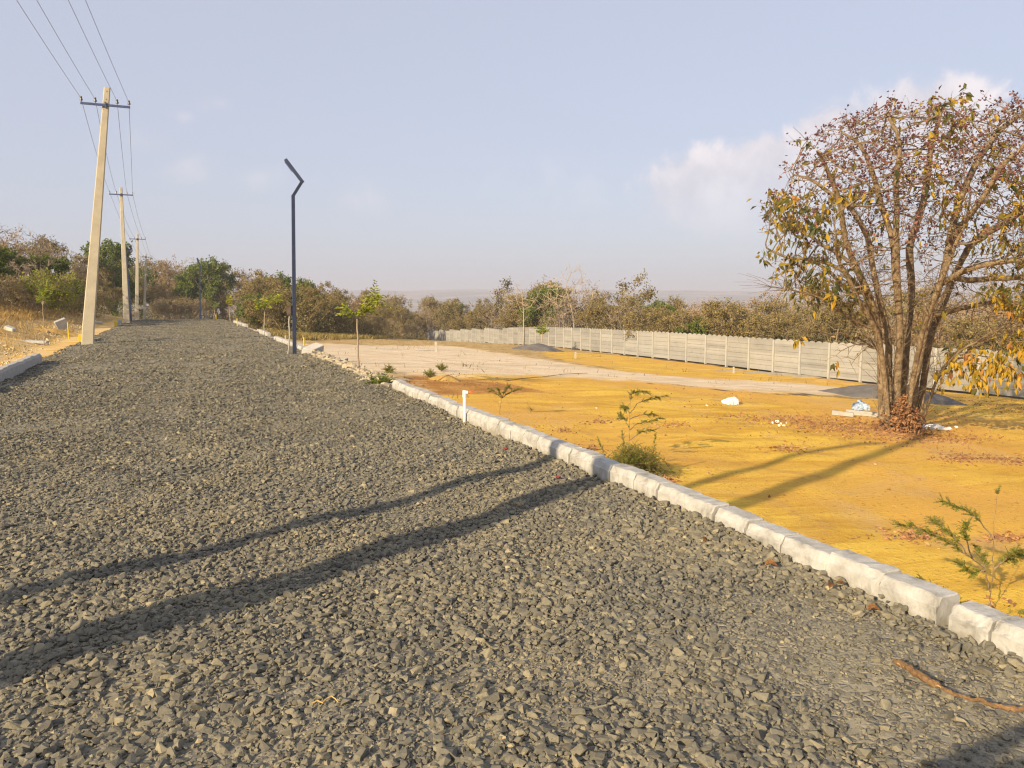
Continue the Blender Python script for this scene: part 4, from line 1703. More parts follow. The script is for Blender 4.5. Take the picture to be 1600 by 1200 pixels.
def place(kind, px, d, h, key=None, z=None):
    r = random
    pool = KINDS[kind]
    src = pool[r.randrange(len(pool))]
    p = W(px, 468, d)
    z = float(zground(p[0], p[1])) - .05 if z is None else z
    o = src if src.name not in used_first else copy_tree(src)
    used_first.add(src.name)
    ALLP.add(o.name)
    s = h / src['H']
    o.location = (p[0], p[1], z)
    wdt = r.uniform(.9, 1.2)
    if kind in ('bare', 'brown', 'olive', 'green'):
        wdt *= max(1.0, .8 * 6.0 / max(h, 3.5))
    o.scale = (s * wdt, s * wdt, s)
    o.rotation_euler = (0, 0, r.uniform(0, 6.28))
    placed.append((px, d, kind, o, key))
    return o


random.seed(31)


def frontd(px):
    if px >= 650:
        return DW(px) + 3.0
    return float(np.interp(px, [a for a, b in FRONT], [b for a, b in FRONT]))


for row, (k, jit) in enumerate([(1.0, 0), (1.11, .5), (1.25, .25), (1.42, .75)]):
    px = -120 + 20 * jit
    while px < 1760:
        d = frontd(px) * k * random.uniform(.98, 1.05) + (1.5 if row else 0)
        if px > 640:
            d = frontd(px) + row * 6.5 + random.uniform(0, 3)
        if 135 < px < 245:
            X = W(px, 468, d)[0]
            while X > -6:
                d *= .97 if False else 1.03
                X = W(px, 468, d)[0]
                if d > 200:
                    break
        if 186 < px < 262 and d < 118:
            d = 118 + 4 * random.random()
        ytop = float(np.interp(px, [a for a, b in SKY_TOP], [b for a, b in SKY_TOP]))
        p = W(px, 468, d)
        zg = float(zground(p[0], p[1]))
        ztop = CAM_H + (468 - ytop) / FPX * d
        hmax = ztop - zg
        lo_ = {0: .60, 1: .76, 2: .85, 3: .90}[row]
        h = hmax * random.uniform(lo_, min(1.03, lo_ + .28))
        h = max(1.8, h)
        rr = random.random()
        if px < 130:
            kind = 'bare' if rr < .52 else 'brown' if rr < .8 else 'olive' if rr < .93 else 'green'
        elif px < 250:
            kind = 'green' if rr < .5 else 'olive' if rr < .8 else 'brown'
        elif px < 470:
            kind = 'green' if rr < .14 else 'olive' if rr < .66 else 'brown' if rr < .85 else 'bare'
        elif px < 790:
            kind = 'green' if rr < .09 else 'olive' if rr < .62 else 'brown' if rr < .8 else 'bare'
        else:
            kind = 'bare' if rr < .44 else 'brown' if rr < .66 else 'olive' if rr < .96 else 'green'
        if h < 2.9 and kind != 'green' and row == 0:
            kind = 'shrub'
        place(kind, px, d, h)
        wpx = 2 * .42 * max(h, 3.2) / d * FPX
        px += wpx * random.uniform(.62, .9) * (1.1 if row else .9)
# particular trees the photo shows
place('snag', 896, DW(893) + 4.5, 8.2, 'forked pale bare tree standing tallest behind the wall').rotation_euler = (0, 0, .6)
place('snag', 817, DW(817) - 1.0, 6.8, 'slender dark-trunked bare tree standing in front of the far wall')
place('green', 862, DW(862) + 8, 6.3, 'bright green round-topped tree behind the middle of the wall')
place('green', 843, DW(843) + 10, 6.0, 'second bright green tree left of the forked bare tree')
place('spindly', 786, 118, 9.5, 'small dark-leaved tree breaking the skyline over the far hills')
place('spindly', 988, DW(988) + 7, 6.6, 'dark leafy crown standing above the wall right of the forked bare tree')
place('olive', 1126, DW(1126) + 4, 4.3, 'round olive bush rising highest above the middle right wall')
place('olive', 1070, DW(1070) + 4, 3.6, 'round olive bush left of the highest one above the wall')
place('green', 330, 118, 9.6, 'tall green tree above the end of the road, right of the far lamp')
place('green', 170, 100, 9.0, 'large bright green tree between the two nearest utility poles')
place('yellow', 97, 45, 2.7, 'yellow-green bush in front of the bare trees at the left')
place('yellow', 62, 44, 2.6, 'smaller yellow-green bush at the left, near the field edge')
for (px, d, h) in [(20, 43, 2.0), (60, 47, 2.2), (118, 55, 2.0), (150, 60, 2.2), (390, 74, 2.2), (430, 68, 1.8), (450, 70, 2.4), (497, 76, 2.5), (530, 78, 2.3), (585, 86, 2.4), (603, 92, 2.2), (628, 124, 2.6), (646, 128, 2.8), (255, 113, 3.4), (285, 113, 3.6), (312, 114, 3.2), (270, 114, 3.0), (300, 113, 3.3)]:
    place('shrub', px, d, h)

# labels: kind, region and ordinal from the left
KW = dict(bare='bare purple-grey tree', brown='dry brown tree', olive='olive-leaved tree', green='green leafy tree', yellow='yellow-green bush', snag='pale bare tree', spindly='slender tree', shrub='low dry shrub')


def region(px):
    if px < 0:
        return 'past the left field edge'
    if px < 135:
        return 'behind the left dry field'
    if px < 235:
        return 'around the utility poles'
    if px < 350:
        return 'across the end of the road'
    if px < 462:
        return 'between the road end and street lamp'
    if px < 655:
        return 'between the street lamp and the wall end'
    if px < 820:
        return 'behind the far end of the wall'
    if px < 960:
        return 'behind the wall near the forked tree'
    if px < 1180:
        return 'behind the middle of the wall'
    if px < 1400:
        return 'behind the wall left of the big tree'
    return 'behind the wall right of the big tree'


for key_, pool_ in KINDS.items():
    for src_ in pool_:
        if src_.name not in used_first:      # a kind never placed is removed again
            for c_ in list(src_.children):
                bpy.data.objects.remove(c_)
            bpy.data.objects.remove(src_)
cnt = {}
for px, d, kind, o, key in sorted(placed, key=lambda t: t[0]):
    reg = region(px)
    dep = ''
    k = (kind, reg)
    cnt[k] = cnt.get(k, -1) + 1
    tag(o, key or ('%s %s, %s from the left' % (KW[kind], reg, ordinal(cnt[k]))), 'shrub' if kind in ('shrub', 'yellow') else 'tree', 'trees and bushes of the thicket')

# undergrowth filling the feet of the thicket
def blades(name, x, y, h, w, tint, mat, label, lean=.35, kind='stuff', cat='dry grass', zoff=0.0, cross=1):
    n = len(x)
    r = rng
    z = zground(x, y) + zoff
    a = r.uniform(0, 2 * PI, n)
    s = np.stack([np.cos(a), np.sin(a), np.zeros(n)], -1)
    ln = np.stack([r.normal(0, lean, n), r.normal(0, lean, n), np.ones(n)], -1) * h[:, None]
    b_ = np.stack([x, y, z], -1)
    V = np.stack([b_ - s * w[:, None] / 2, b_ + s * w[:, None] / 2, b_ + ln * .6 + s * w[:, None] * .3, b_ + ln * [1.25, 1.25, 1]], 1).reshape(-1, 3)
    base = np.arange(n)[:, None] * 4
    F = np.concatenate([base + [0, 1, 2], base + [0, 2, 3]])
    me = mesh_np(name, V, F)
    fattr(me, 'tint', np.repeat(tint, 4))
    return tag(obj(name, me, mat), label, cat, kind=kind)


def scatter_px(n, pxr, kfun, zmax=None):
    px = rng.uniform(*pxr, n)
    d = np.array([kfun(q) for q in px])
    X = np.array([W(a, 468, b)[:2] for a, b in zip(px, d)])
    return X[:, 0], X[:, 1]


GRASS_DRY = mat_leaf('dry_grass', [(0, (.20, .12, .04)), (.5, (.42, .27, .09)), (1, (.62, .45, .18))], .3, .8)
GRASS_MIX = mat_leaf('mixed_grass', [(0, (.10, .085, .03)), (.4, (.24, .19, .06)), (1, (.46, .34, .13))], .3, .8)
# left field
n = 130000
x = -4.9 - np.abs(rng.uniform(0, 1, n)) ** .8 * 26
y = rng.uniform(24, 68, n)
pp, qq, cc = proj(x, y, np.zeros(n))
clump = value_noise(x + 80, y, 1.6, 12)
k = (pp > -160) & (pp < 240) & (rng.random(n) < .25 + sstep(clump, .25, .6)) & ((x < -6.6 - .01 * y) | (rng.random(n) < .18))
x, y = x[k], y[k]
blades('dry_grass', x, y, rng.uniform(.12, .36, len(x)), rng.uniform(.012, .03, len(x)), np.clip(rng.normal(.55, .22, len(x)), 0, 1), GRASS_DRY, 'orange dry grass covering the field left of the road')
# strip right of the road and along the thicket
n = 36000
x, y = scatter_px(n, (335, 668), lambda q: frontd(q) * rng.uniform(.72, 1.06))
k = (x > 4.2)
x, y = x[k], y[k]
clump = value_noise(x + 80, y, 2.2, 13)
dd = x * FH[0] + y * FH[1]
k = rng.random(len(x)) < sstep(clump, .25, .65) * .8 + .1
x, y = x[k], y[k]
blades('dry_grass', x, y, rng.uniform(.1, .42, len(x)), rng.uniform(.03, .07, len(x)), np.clip(rng.normal(.5, .24, len(x)), 0, 1), GRASS_MIX, 'straw-coloured grass between the kerb, the sandy ground and the thicket')
# sparse weeds on the bare ground
n = 9000
x = rng.uniform(4.2, 30, n); y = rng.uniform(13, 66, n)
clump = value_noise(x + 10, y + 3, 1.2, 14)
k = (rng.random(n) < sstep(clump, .72, .9) * .9 + .015)
k &= (y > 22) | (x < 7)
x, y = x[k], y[k]
blades('weeds', x, y, rng.uniform(.05, .2, len(x)), rng.uniform(.01, .03, len(x)), np.clip(rng.normal(.3, .25, len(x)), 0, 1), GRASS_MIX, 'scattered weed tufts on the sandy ground beyond the kerb', cat='weeds')


# brush: mass of fine stems and dead leaves under the thicket
def brush(label, pxr, n, kf, h, mat_l, mat_t):
    x, y = scatter_px(n, pxr, kf)
    z = zground(x, y)
    P = np.stack([x, y, z + rng.random(n) ** 1.3 * h], -1)
    L = rng.uniform(.14, .34, n)
    V, F_, t = leaf_quads(P, rng.normal(size=(n, 3)), L, L * .45, rng, .2, np.clip(rng.normal(.45, .25, n), 0, 1))
    me = mesh_np('undergrowth', V, F_)
    fattr(me, 'tint', t)
    return tag(obj('undergrowth', me, mat_l), label, 'undergrowth', kind='stuff')


BRUSH = mat_leaf('brush_leaf', [(0, (.06, .055, .025)), (.35, (.13, .12, .045)), (.6, (.22, .19, .08)), (.8, (.34, .24, .13)), (1, (.16, .17, .05))], .15, .85)
brush('brown-green undergrowth filling the feet of the thicket beyond the wall', (655, 1760), 42000, lambda q: frontd(q) + rng.uniform(-.8, 22), 2.3, BRUSH, None)
brush('brown-green undergrowth filling the feet of the trees left of the wall', (335, 660), 34000, lambda q: frontd(q) * rng.uniform(1.0, 1.4), 2.5, BRUSH, None)
brush('dark undergrowth between the trees at the left and at the road end', (-130, 350), 30000, lambda q: frontd(q) * rng.uniform(1.02, 1.4), 2.4, BRUSH, None)

# ------------------------------------------------------------------ saplings and sprigs
def rel(px, py, d, org):
    return W(px, py, d) - org


def leaflets(acc, pts, L, r, both=True, tint=.5, up=.1, dens=1.0, hang=0.0):
    """pinnate leaflets along a polyline"""
    pts = np.asarray(pts)
    seg = np.diff(pts, axis=0)
    ln = np.linalg.norm(seg, axis=1)
    tot = ln.sum()
    n = max(3, int(tot / (L * .30) * dens))
    s = np.linspace(.05, 1, n) * tot
    cum = np.concatenate([[0], np.cumsum(ln)])
    k = np.clip(np.searchsorted(cum, s) - 1, 0, len(seg) - 1)
    P = pts[k] + seg[k] * ((s - cum[k]) / (ln[k] + 1e-9))[:, None]
    t = seg[k] / (ln[k][:, None] + 1e-9)
    side = np.cross(t, [0, 0, 1.0])
    side /= np.linalg.norm(side, axis=1)[:, None] + 1e-9
    for sg in (-1, 1):
        D = side * sg + t * .5 + np.array([0, 0, up - hang]) + r.normal(0, .25, P.shape)
        Ls = L * r.uniform(.6, 1.1, n) * (1 - .4 * (s / tot))
        V, F_, tt = leaf_quads(P, D, Ls, Ls * .38, r, .15, np.clip(r.normal(tint, .2, n), 0, 1), hang)
        acc.add(V, F_, tt)


def sapling(base, top, fans, label, name='sapling', mat=LEAF_YG, stem_r=.02, leafL=.12, org=None, tint=.5, grp=None, hang=.1, stake=None, subs=3):
    b = G(*base) if org is None else np.array(org)
    d = depth(b)
    root = empty(name, b)
    tag(root, label, 'sapling', grp)
    r = np.random.default_rng(int(base[0] * 7 + base[1]))
    tp_ = rel(top[0], top[1], d, b)
    acc = Acc()
    t = np.linspace(0, 1, 7)[:, None]
    pts = np.array([0, 0, -.05]) * (1 - t) + tp_ * t + r.normal(0, .012, (7, 3)) * np.sin(t * PI)
    v, f = tube_path(pts, np.linspace(stem_r, stem_r * .6, 7), 6)
    acc.add(v, f)
    lf = Acc()
    for (fx, fy, bk, arc) in fans:
        e = rel(fx, fy, d + bk, b)
        t = np.linspace(0, 1, 8)[:, None]
        q = tp_ * (1 - t) + e * t + np.array([0, 0, arc]) * np.sin(t * PI)
        v, f = tube_path(q, np.linspace(stem_r * .4, stem_r * .12, 8), 4)
        acc.add(v, f)
        leaflets(lf, q[1:], leafL, r, tint=tint, hang=hang)
        for k in range(subs):
            m = q[2 + k * 2 if 2 + k * 2 < 7 else 6]
            dq = (e - tp_)
            ll = np.linalg.norm(dq)
            dd_ = dq / ll + r.normal(0, .6, 3)
            q2 = np.array([m, m + dd_ * ll * .18, m + dd_ * ll * .32 + [0, 0, -.04 * ll]])
            leaflets(lf, q2, leafL * .9, r, tint=tint, hang=hang)
    obj('stem', acc.mesh('stem'), M_TWIG, root)
    obj('leaves', lf.mesh('leaves', 'tint'), mat, root)
    return root


GS = 'young saplings planted along the right kerb'
sapling((560, 578), (558, 499), [(530, 480, .3, .10), (536, 492, -.2, .08), (598, 466, .2, .06), (590, 474, -.3, .1), (580, 474, .5, .05), (592, 464, -.4, .1), (584, 482, 0, .05), (572, 468, .2, 0)], 'tallest windblown sapling with yellow-green fronds, right of the street lamp', leafL=.2, stem_r=.028, grp=GS, subs=4)
sapling((413, 521), (413, 486), [(402, 473, .3, .2), (404, 482, -.3, .2), (438, 464, .2, .3), (430, 472, -.4, .2), (424, 462, .5, .1), (412, 468, 0, 0)], 'windblown yellow-green sapling left of the street lamp', leafL=.34, stem_r=.035, grp=GS, subs=4)
sapling((360, 504), (358, 478), [(356, 464, .2, 0), (359, 463, -.2, 0), (361, 466, .3, 0), (357, 470, -.3, 0)], 'slim sapling with one upright yellow tuft near the road end', leafL=.34, stem_r=.035, grp=GS, tint=.8)
sapling((334, 500), (336, 482), [(330, 477, .2, .3), (341, 475, .2, .3), (338, 479, -.5, .3)], 'small drooping sapling at the far right road edge', leafL=.4, stem_r=.04, grp=GS, mat=LEAF_GREEN)
sapling((319, 497), (321, 484), [(327, 480, .2, .4), (316, 481, .2, .3)], 'farthest drooping sapling beside the distant lamp', leafL=.4, stem_r=.04, grp=GS, mat=LEAF_GREEN)
sapling((69, 540), (67, 478), [(55, 462, .3, .1), (60, 452, .2, .1), (74, 436, .2, .0), (68, 424, -.2, 0), (80, 458, .4, .1), (63, 440, -.3, 0), (84, 470, .3, .1)], 'tall thin sapling with sparse yellowish leaves in front of the left field', leafL=.13, stem_r=.02, subs=2, tint=.35)
sapling((162, 497), (163, 478), [(150, 474, .3, .2), (176, 470, .2, .3), (168, 468, -.2, .2), (180, 475, .2, .2)], 'small umbrella-shaped sapling between the two nearest utility poles', leafL=.2, stem_r=.04, mat=LEAF_GREEN)
sapling((845, 544), (848, 524), [(838, 512, .3, .1), (850, 508, .2, .1), (856, 515, -.3, .1), (842, 519, .3, .1), (846, 512, 0, 0)], 'small bright green sapling leaning on stakes before the wall', leafL=.55, stem_r=.05, mat=LEAF_GREEN, tint=.75)


def sprig_plant(base_px, stems, label, leafL=.035, r0=.008, grp=None, cat='plant', bush=None, tint=.5, mat=None, nsub=3):
    """stems: polylines in photo pixels at the plant's distance, each carrying feathery leaves on its outer part"""
    b = G(*base_px)
    d = depth(b)
    root = empty('feathery_plant', b)
    tag(root, label, cat, grp)
    r = np.random.default_rng(int(base_px[0]))
    acc, lf = Acc(), Acc()
    for (pl, bk, leafy) in stems:
        m = len(pl)
        P = np.array([rel(q[0], q[1], d + bk * k / max(1, m - 1), b) for k, q in enumerate(pl)])
        n = max(8, 4 * m)
        t = np.linspace(0, m - 1, n)
        Q = np.stack([np.interp(t, np.arange(m), P[:, c]) for c in range(3)], 1)
        Q[1:-1] = (Q[:-2] + 2 * Q[1:-1] + Q[2:]) / 4 + r.normal(0, .004, (n - 2, 3))
        rr_ = np.linspace(r0 if leafy < .9 else r0 * .6, r0 * .25, n)
        v, f = tube_path(Q, rr_, 5)
        acc.add(v, f)
        k0 = int(n * leafy)
        for k in range(max(1, k0), n):
            for _ in range(nsub):
                dd_ = (Q[k] - Q[k - 1])
                dd_ /= np.linalg.norm(dd_) + 1e-9
                dd_ = dd_ + r.normal(0, .55, 3) * [1, 1, .5]
                dd_ /= np.linalg.norm(dd_)
                L2 = leafL * r.uniform(1.6, 3.6)
                q2 = np.array([Q[k], Q[k] + dd_ * L2 * .5, Q[k] + dd_ * L2 + [0, 0, -.12 * L2]])
                v, f = tube_path(q2, np.array([r0 * .3, r0 * .22, r0 * .1]), 3)
                acc.add(v, f)
                leaflets(lf, q2, leafL, r, tint=tint, dens=1.1)
    if bush:
        (cx2, cy2, wpx, hpx, cntb) = bush
        for _ in range(cntb):
            a = r.uniform(-1, 1)
            e = rel(cx2 + a * wpx * r.uniform(.5, 1), cy2 - hpx * r.uniform(.1, 1) * (1 - .5 * a * a), d + r.normal(0, .28), b)
            s0 = np.array([r.normal(0, .22), r.normal(0, .18), 0])
            s0 += rel(cx2, cy2, d, b) * [1, 1, 0]
            q2 = np.array([s0, s0 * .5 + e * .5 + [0, 0, .05], e])
            v, f = tube_path(q2, np.array([.005, .004, .0015]), 3)
            acc.add(v, f)
            Q = np.stack([np.interp(np.linspace(0, 2, 9), [0, 1, 2], q2[:, c]) for c in range(3)], 1)
            for k in range(3, 9):
                dd_ = r.normal(0, 1, 3)
                dd_ /= np.linalg.norm(dd_)
                q3 = np.array([Q[k], Q[k] + dd_ * leafL * 1.6, Q[k] + dd_ * leafL * 3])
                leaflets(lf, q3, leafL, r, tint=r.uniform(.1, .8), dens=.9)
    obj('stems', acc.mesh('stems'), M_BARK, root)
    obj('leaves', lf.mesh('leaves', 'tint'), mat or LEAF_SPRIG, root)
    return root


sprig_plant((1550, 962), [
    ([(1550, 965), (1547, 930), (1552, 890), (1552, 840), (1558, 772)], 0, .97),
    ([(1553, 842), (1530, 812), (1505, 795), (1474, 784)], .1, .35),
    ([(1540, 890), (1512, 868), (1480, 846), (1445, 829), (1408, 820)], -.1, .3),
    ([(1512, 868), (1495, 842), (1470, 822), (1460, 815)], .15, .3),
    ([(1520, 872), (1505, 835), (1510, 820)], -.15, .4),
    ([(1547, 925), (1538, 885), (1530, 860)], .15, .5),
    ([(1540, 890), (1520, 895), (1500, 882)], 0, .3),
    ([(1552, 888), (1575, 872), (1598, 868)], .1, .3),
    ([(1552, 890), (1580, 865), (1606, 858)], -.1, .4),
    ([(1548, 945), (1515, 950), (1480, 935), (1440, 905)], .1, .3),
    ([(1548, 950), (1505, 955), (1470, 945), (1425, 918)], -.1, .3),
    ([(1549, 955), (1520, 960), (1500, 958)], .1, .2),
    ([(1550, 962), (1580, 965), (1605, 955)], .1, .2),
], 'tall feathery plant beside the kerb at the right edge of the view', .025, .0065, tint=.5, nsub=6)
sprig_plant((988, 715), [
    ([(982, 722), (983, 690), (984, 650), (985, 618)], 0, .92),
    ([(985, 646), (995, 630), (1015, 624), (1038, 619)], .1, .45),
    ([(984, 616), (995, 612), (1010, 613)], -.1, .2),
    ([(984, 672), (995, 662), (1015, 658), (1032, 654)], .1, .4),
    ([(984, 688), (1000, 675), (1020, 672)], -.1, .4),
    ([(983, 668), (975, 655), (968, 650)], .1, .4),
    ([(984, 645), (978, 638), (974, 636)], .1, .4),
    ([(984, 655), (1000, 648), (1022, 648)], .2, .6),
], 'thin upright plant rising out of the green bush behind the kerb', .03, .009, tint=.5, nsub=5)
sprig_plant((990, 740), [([(960, 745), (945, 715), (936, 690)], 0, .3), ([(1015, 745), (1020, 710), (1024, 682)], 0, .5), ([(1000, 745), (1035, 735), (1052, 738)], 0, .3), ([(970, 742), (975, 700), (972, 676)], .1, .5)],
            'low spreading green bush behind the middle of the kerb row', .024, .006, cat='bush', bush=(990, 752, 66, 62, 340), tint=.5)
sprig_plant((783, 648), [([(781, 655), (782, 630), (784, 622)], 0, .95), ([(784, 622), (800, 611), (812, 608)], .2, .2), ([(784, 622), (772, 612), (764, 608)], .2, .2), ([(784, 622), (790, 608), (795, 604)], -.2, .3), ([(784, 622), (778, 607)], -.2, .3), ([(781, 655), (774, 654), (768, 651)], 0, .2), ([(781, 655), (790, 656), (798, 654)], 0, .2)],
            'small flat-topped seedling right of the white standpipe', .034, .010, tint=.35)
sprig_plant((597, 605), [([(597, 606), (590, 600), (584, 598)], 0, .2), ([(597, 606), (602, 600), (606, 598)], 0, .2), ([(597, 606), (597, 598)], 0, .2)], 'tiny green weed among the stone rubble by the kerb end', .07, .012, tint=.6, mat=LEAF_GREEN)
for k, (a, b_, lab) in enumerate([(690, 580, 'small green weed on the sandy ground left of the standpipe'), (608, 583, 'small weed clump above the stone rubble'), (672, 590, 'small weed clump at the edge of the orange earth')]):
    sprig_plant((a, b_), [([(a, b_), (a - 5, b_ - 6)], 0, .2), ([(a, b_), (a + 5, b_ - 5)], 0, .2), ([(a, b_), (a, b_ - 9)], 0, .2)], lab, .05, .010, tint=.6, mat=LEAF_SPRIG)

# ------------------------------------------------------------------ posts, stakes, standpipe
def post(px, pyb, pyt, w, label, name, cat, mat, grp=None, cap=None, dmul=1.0, lean=0.0, round_=False):
    b = G(px, pyb)
    d = depth(b)
    h = (W(px, pyt, d)[2] - b[2])
    root_bm = bmesh.new()
    ww = w * .72 / FPX * d
    if round_:
        cyl(root_bm, (0, 0, -.1), (lean, 0, h), ww / 2, ww * .42, n=10)
    else:
        bar(root_bm, (0, 0, -.1), (lean, 0, h - ww * .25), ww, ww, up=Vector((0, 1, 0)))
        bar(root_bm, (lean, 0, h - ww * .25), (lean, 0, h), ww, ww, ww * .6, ww * .6, up=Vector((0, 1, 0)))
    o = obj(name, root_bm, mat)
    o.location = b
    o.rotation_euler = (0, 0, -YAW + random.uniform(-.3, .3))
    tag(o, label, cat, grp)
    return o


BP = 'white boundary posts'
M_POSTW = mat_simple('weathered_white', (.34, .31, .25), (.46, .43, .36), 5, .8, .2)
for (px, b_, t_, w, lab) in [(681, 549, 534, 5.0, 'white boundary post standing alone on the sandy ground'), (899, 560, 550, 4.2, 'white boundary post on the yellow ground before the middle of the wall'),
                             (549, 525, 515, 3.0, 'white boundary post at the thicket edge left of the tall sapling'), (570, 526, 521, 5.0, 'squat white marker stone at the thicket edge'),
                             (616, 530, 526, 3.0, 'small white boundary post nearest the wall end'), (1146, 583, 573, 3.6, 'small white boundary post beside the sandy heap before the wall'),
                             (478, 516, 509, 3.0, 'small white boundary post behind the yellow stake'), (446, 532, 524, 3.2, 'short pale marker left of the street lamp foot'), (305, 497, 492, 4.0, 'short white marker at the road end')]:
    post(px, b_, t_, w, lab, 'boundary_post', 'boundary post', M_POSTW, BP)
# goal-like frame
b = G(597, 527); d = depth(b)
bm = bmesh.new()
h = W(597, 519, d)[2] - b[2]
bar(bm, (0, 0, -.1), (0, 0, h), .12, .12, up=Vector((0, 1, 0)))
bar(bm, (-.06, 0, h + .04), (.75, 0, h + .04), .08, .08)
o = obj('corner_frame', bm, M_WALLPOST); o.location = b; o.rotation_euler = (0, 0, -YAW)
tag(o, 'small white post with a crossbar at the thicket edge', 'marker frame')
YP = 'yellow marker stakes'
for (px, b_, t_, w, lab) in [(475.5, 548, 527, 3.2, 'yellow stake just right of the street lamp foot'), (371, 511, 497, 2.2, 'thin yellow stake on the far right kerb'), (338, 501, 491, 2.2, 'farthest thin yellow stake near the road end'),
                             (107.5, 530, 504, 2.4, 'yellow stake left of the nearest utility pole'), (182, 503, 494, 2.2, 'yellow stake left of the second utility pole')]:
    post(px, b_, t_, w, lab, 'marker_stake', 'stake', M_YELLOW, YP, round_=True)
for (x, y, L, lab, mt, sd) in [(-3.4, 33.3, .22, 'yellow-painted kerb block standing left of the nearest utility pole', M_YELLOW, 5), (-3.42, 34.3, 1.2, 'grey kerb block behind the yellow-painted one at the nearest utility pole', M_GREYKERB, 6),
                               (-3.55, 53.0, .3, 'yellow-painted kerb block by the second utility pole', M_YELLOW, 7), (-3.55, 53.9, 1.1, 'grey kerb block by the second utility pole', M_GREYKERB, 8), (-3.6, 57.5, 1.2, 'pale kerb block just past the second utility pole', M_KERB, 9),
                               (-3.6, 66, 1.2, 'pale kerb block between the second and third utility poles', M_KERB, 11), (-3.6, 74, 1.2, 'pale kerb block short of the third utility pole', M_KERB, 12)]:
    kerb_at(x, y, L, lab, 'loose kerb blocks at the left utility poles', side=-1, dz=.16, mat=mt, h=.46, seed=sd)

# PVC standpipe
b = G(727, 630)
b = np.array([4.05, 0, 0]) if False else b
d = 9.9
b = W(726, 650, d)
b[2] = float(zground(b[0], b[1]))
root = empty('standpipe', b)
tag(root, 'white PVC standpipe with an orange outlet just behind the kerb', 'standpipe')
h = W(726, 611, d)[2] - b[2]
bm = bmesh.new()
cyl(bm, (0, 0, -.1), (0, 0, h - .02), .021, n=16)
obj('pipe', bm, M_PVC, root, True)
bm = bmesh.new()
rx_ = Vector((RR[0], RR[1], 0))
cyl(bm, (0, 0, h - .06), (0, 0, h + .008), .025, n=16)
cyl(bm, Vector((0, 0, h - .018)), Vector((0, 0, h - .018)) + rx_ * .045, .022, n=16)
cyl(bm, (0, 0, h - .075), (0, 0, h - .06), .027, n=16)
obj('elbow', bm, M_PVC, root)
bm = bmesh.new()
cyl(bm, Vector((0, 0, h - .018)) + rx_ * .055, Vector((0, 0, h - .018)) + rx_ * .085, .014, .012, n=12)
box(bm, Vector((0, 0, h - .012)) + rx_ * .10, (.04, .018, .016))
box(bm, Vector((0, 0, h + .002)) + rx_ * .10, (.05, .010, .010))
obj('outlet', bm, M_ORANGE, root)

# ------------------------------------------------------------------ heaps
def heap(px, py, wm, dm, hm_, label, mat, name='sand_heap', seed=1):
    c = G(px, py)
    r = np.random.default_rng(seed)
    n = 60
    u = np.linspace(-1.2, 1.2, n)
    X, Y = np.meshgrid(u, u)
    R = np.sqrt(X ** 2 + Y ** 2)
    A = np.arctan2(Y, X)
    Rr = R * (1 + .10 * np.sin(A * 3 + seed) + .06 * np.sin(A * 7 + 2 * seed))
    Z = np.clip(1 - Rr, 0, 1)
    Z = Z ** .9 * hm_ * (1 + .10 * np.sin(X * 7) * np.sin(Y * 6)) + r.normal(0, .006, X.shape) * (Z > 0)
    c1, s1 = math.cos(-YAW), math.sin(-YAW)
    wx_ = (X * wm / 2) * c1 - (Y * dm / 2) * s1 + c[0]
    wy_ = (X * wm / 2) * s1 + (Y * dm / 2) * c1 + c[1]
    wz_ = zground(wx_, wy_) + Z - .05 * (Rr > 1) - .02
    ii = np.arange(n * n).reshape(n, n)
    f = np.stack([ii[:-1, :-1], ii[:-1, 1:], ii[1:, 1:], ii[1:, :-1]], -1).reshape(-1, 4)
    me = mesh_np(name, np.stack([wx_ - c[0], wy_ - c[1], wz_ - c[2]], -1).reshape(-1, 3), f)
    o = obj(name, me, mat, smooth_=True)
    o.location = c
    return tag(o, label, 'heap')


heap(1400, 622, 4.6, 3.6, .62, 'dark grey sand heap behind the foot of the big tree', M_DSAND, seed=2)
heap(842, 547, 4.2, 3.0, .55, 'dark grey sand heap in front of the far wall', M_DSAND, seed=3)
heap(826, 539, 5.5, 3.0, .95, 'ochre earth heap round the dark trunk by the far wall', M_HEAP, 'earth_heap', seed=4)
heap(1215, 586, 7.5, 1.6, .16, 'low pale sand heap along the foot of the middle wall', M_RUBBLE, 'sand_heap', seed=6)
heap(1300, 597, 5.0, 1.5, .18, 'low pale sand heap at the wall left of the big tree', M_HEAP, 'earth_heap', seed=7)
heap(698, 594, 1.0, .9, .17, 'small orange clod heap left of the standpipe', M_HEAP, 'earth_heap', seed=8)
heap(95, 522, 2.6, 1.6, .22, 'low rubbly earth mound left of the nearest utility pole', M_HEAP, 'earth_heap', seed=9)

# ------------------------------------------------------------------ rubble and rocks
def rock(px, py, s, label, mat, seed, name='rock', flat=.6, group=None, rz=None):
    c = G(px, py)
    v, f = hull_variant(seed, 16, flat)
    bm = bmesh.new()
    vs = [bm.verts.new(q * np.array([s, s * .8, s])) for q in v]
    for t in f:
        bm.faces.new([vs[q] for q in t])
    bmesh.ops.bevel(bm, geom=bm.edges[:], offset=s * .03, segments=1, affect='EDGES')
    o = obj(name, bm, mat)
    o.location = c + np.array([0, 0, s * flat * .22])
    o.rotation_euler = (random.uniform(-.2, .2), random.uniform(-.2, .2), rz if rz is not None else random.uniform(0, 6))
    return tag(o, label, 'rock', group)


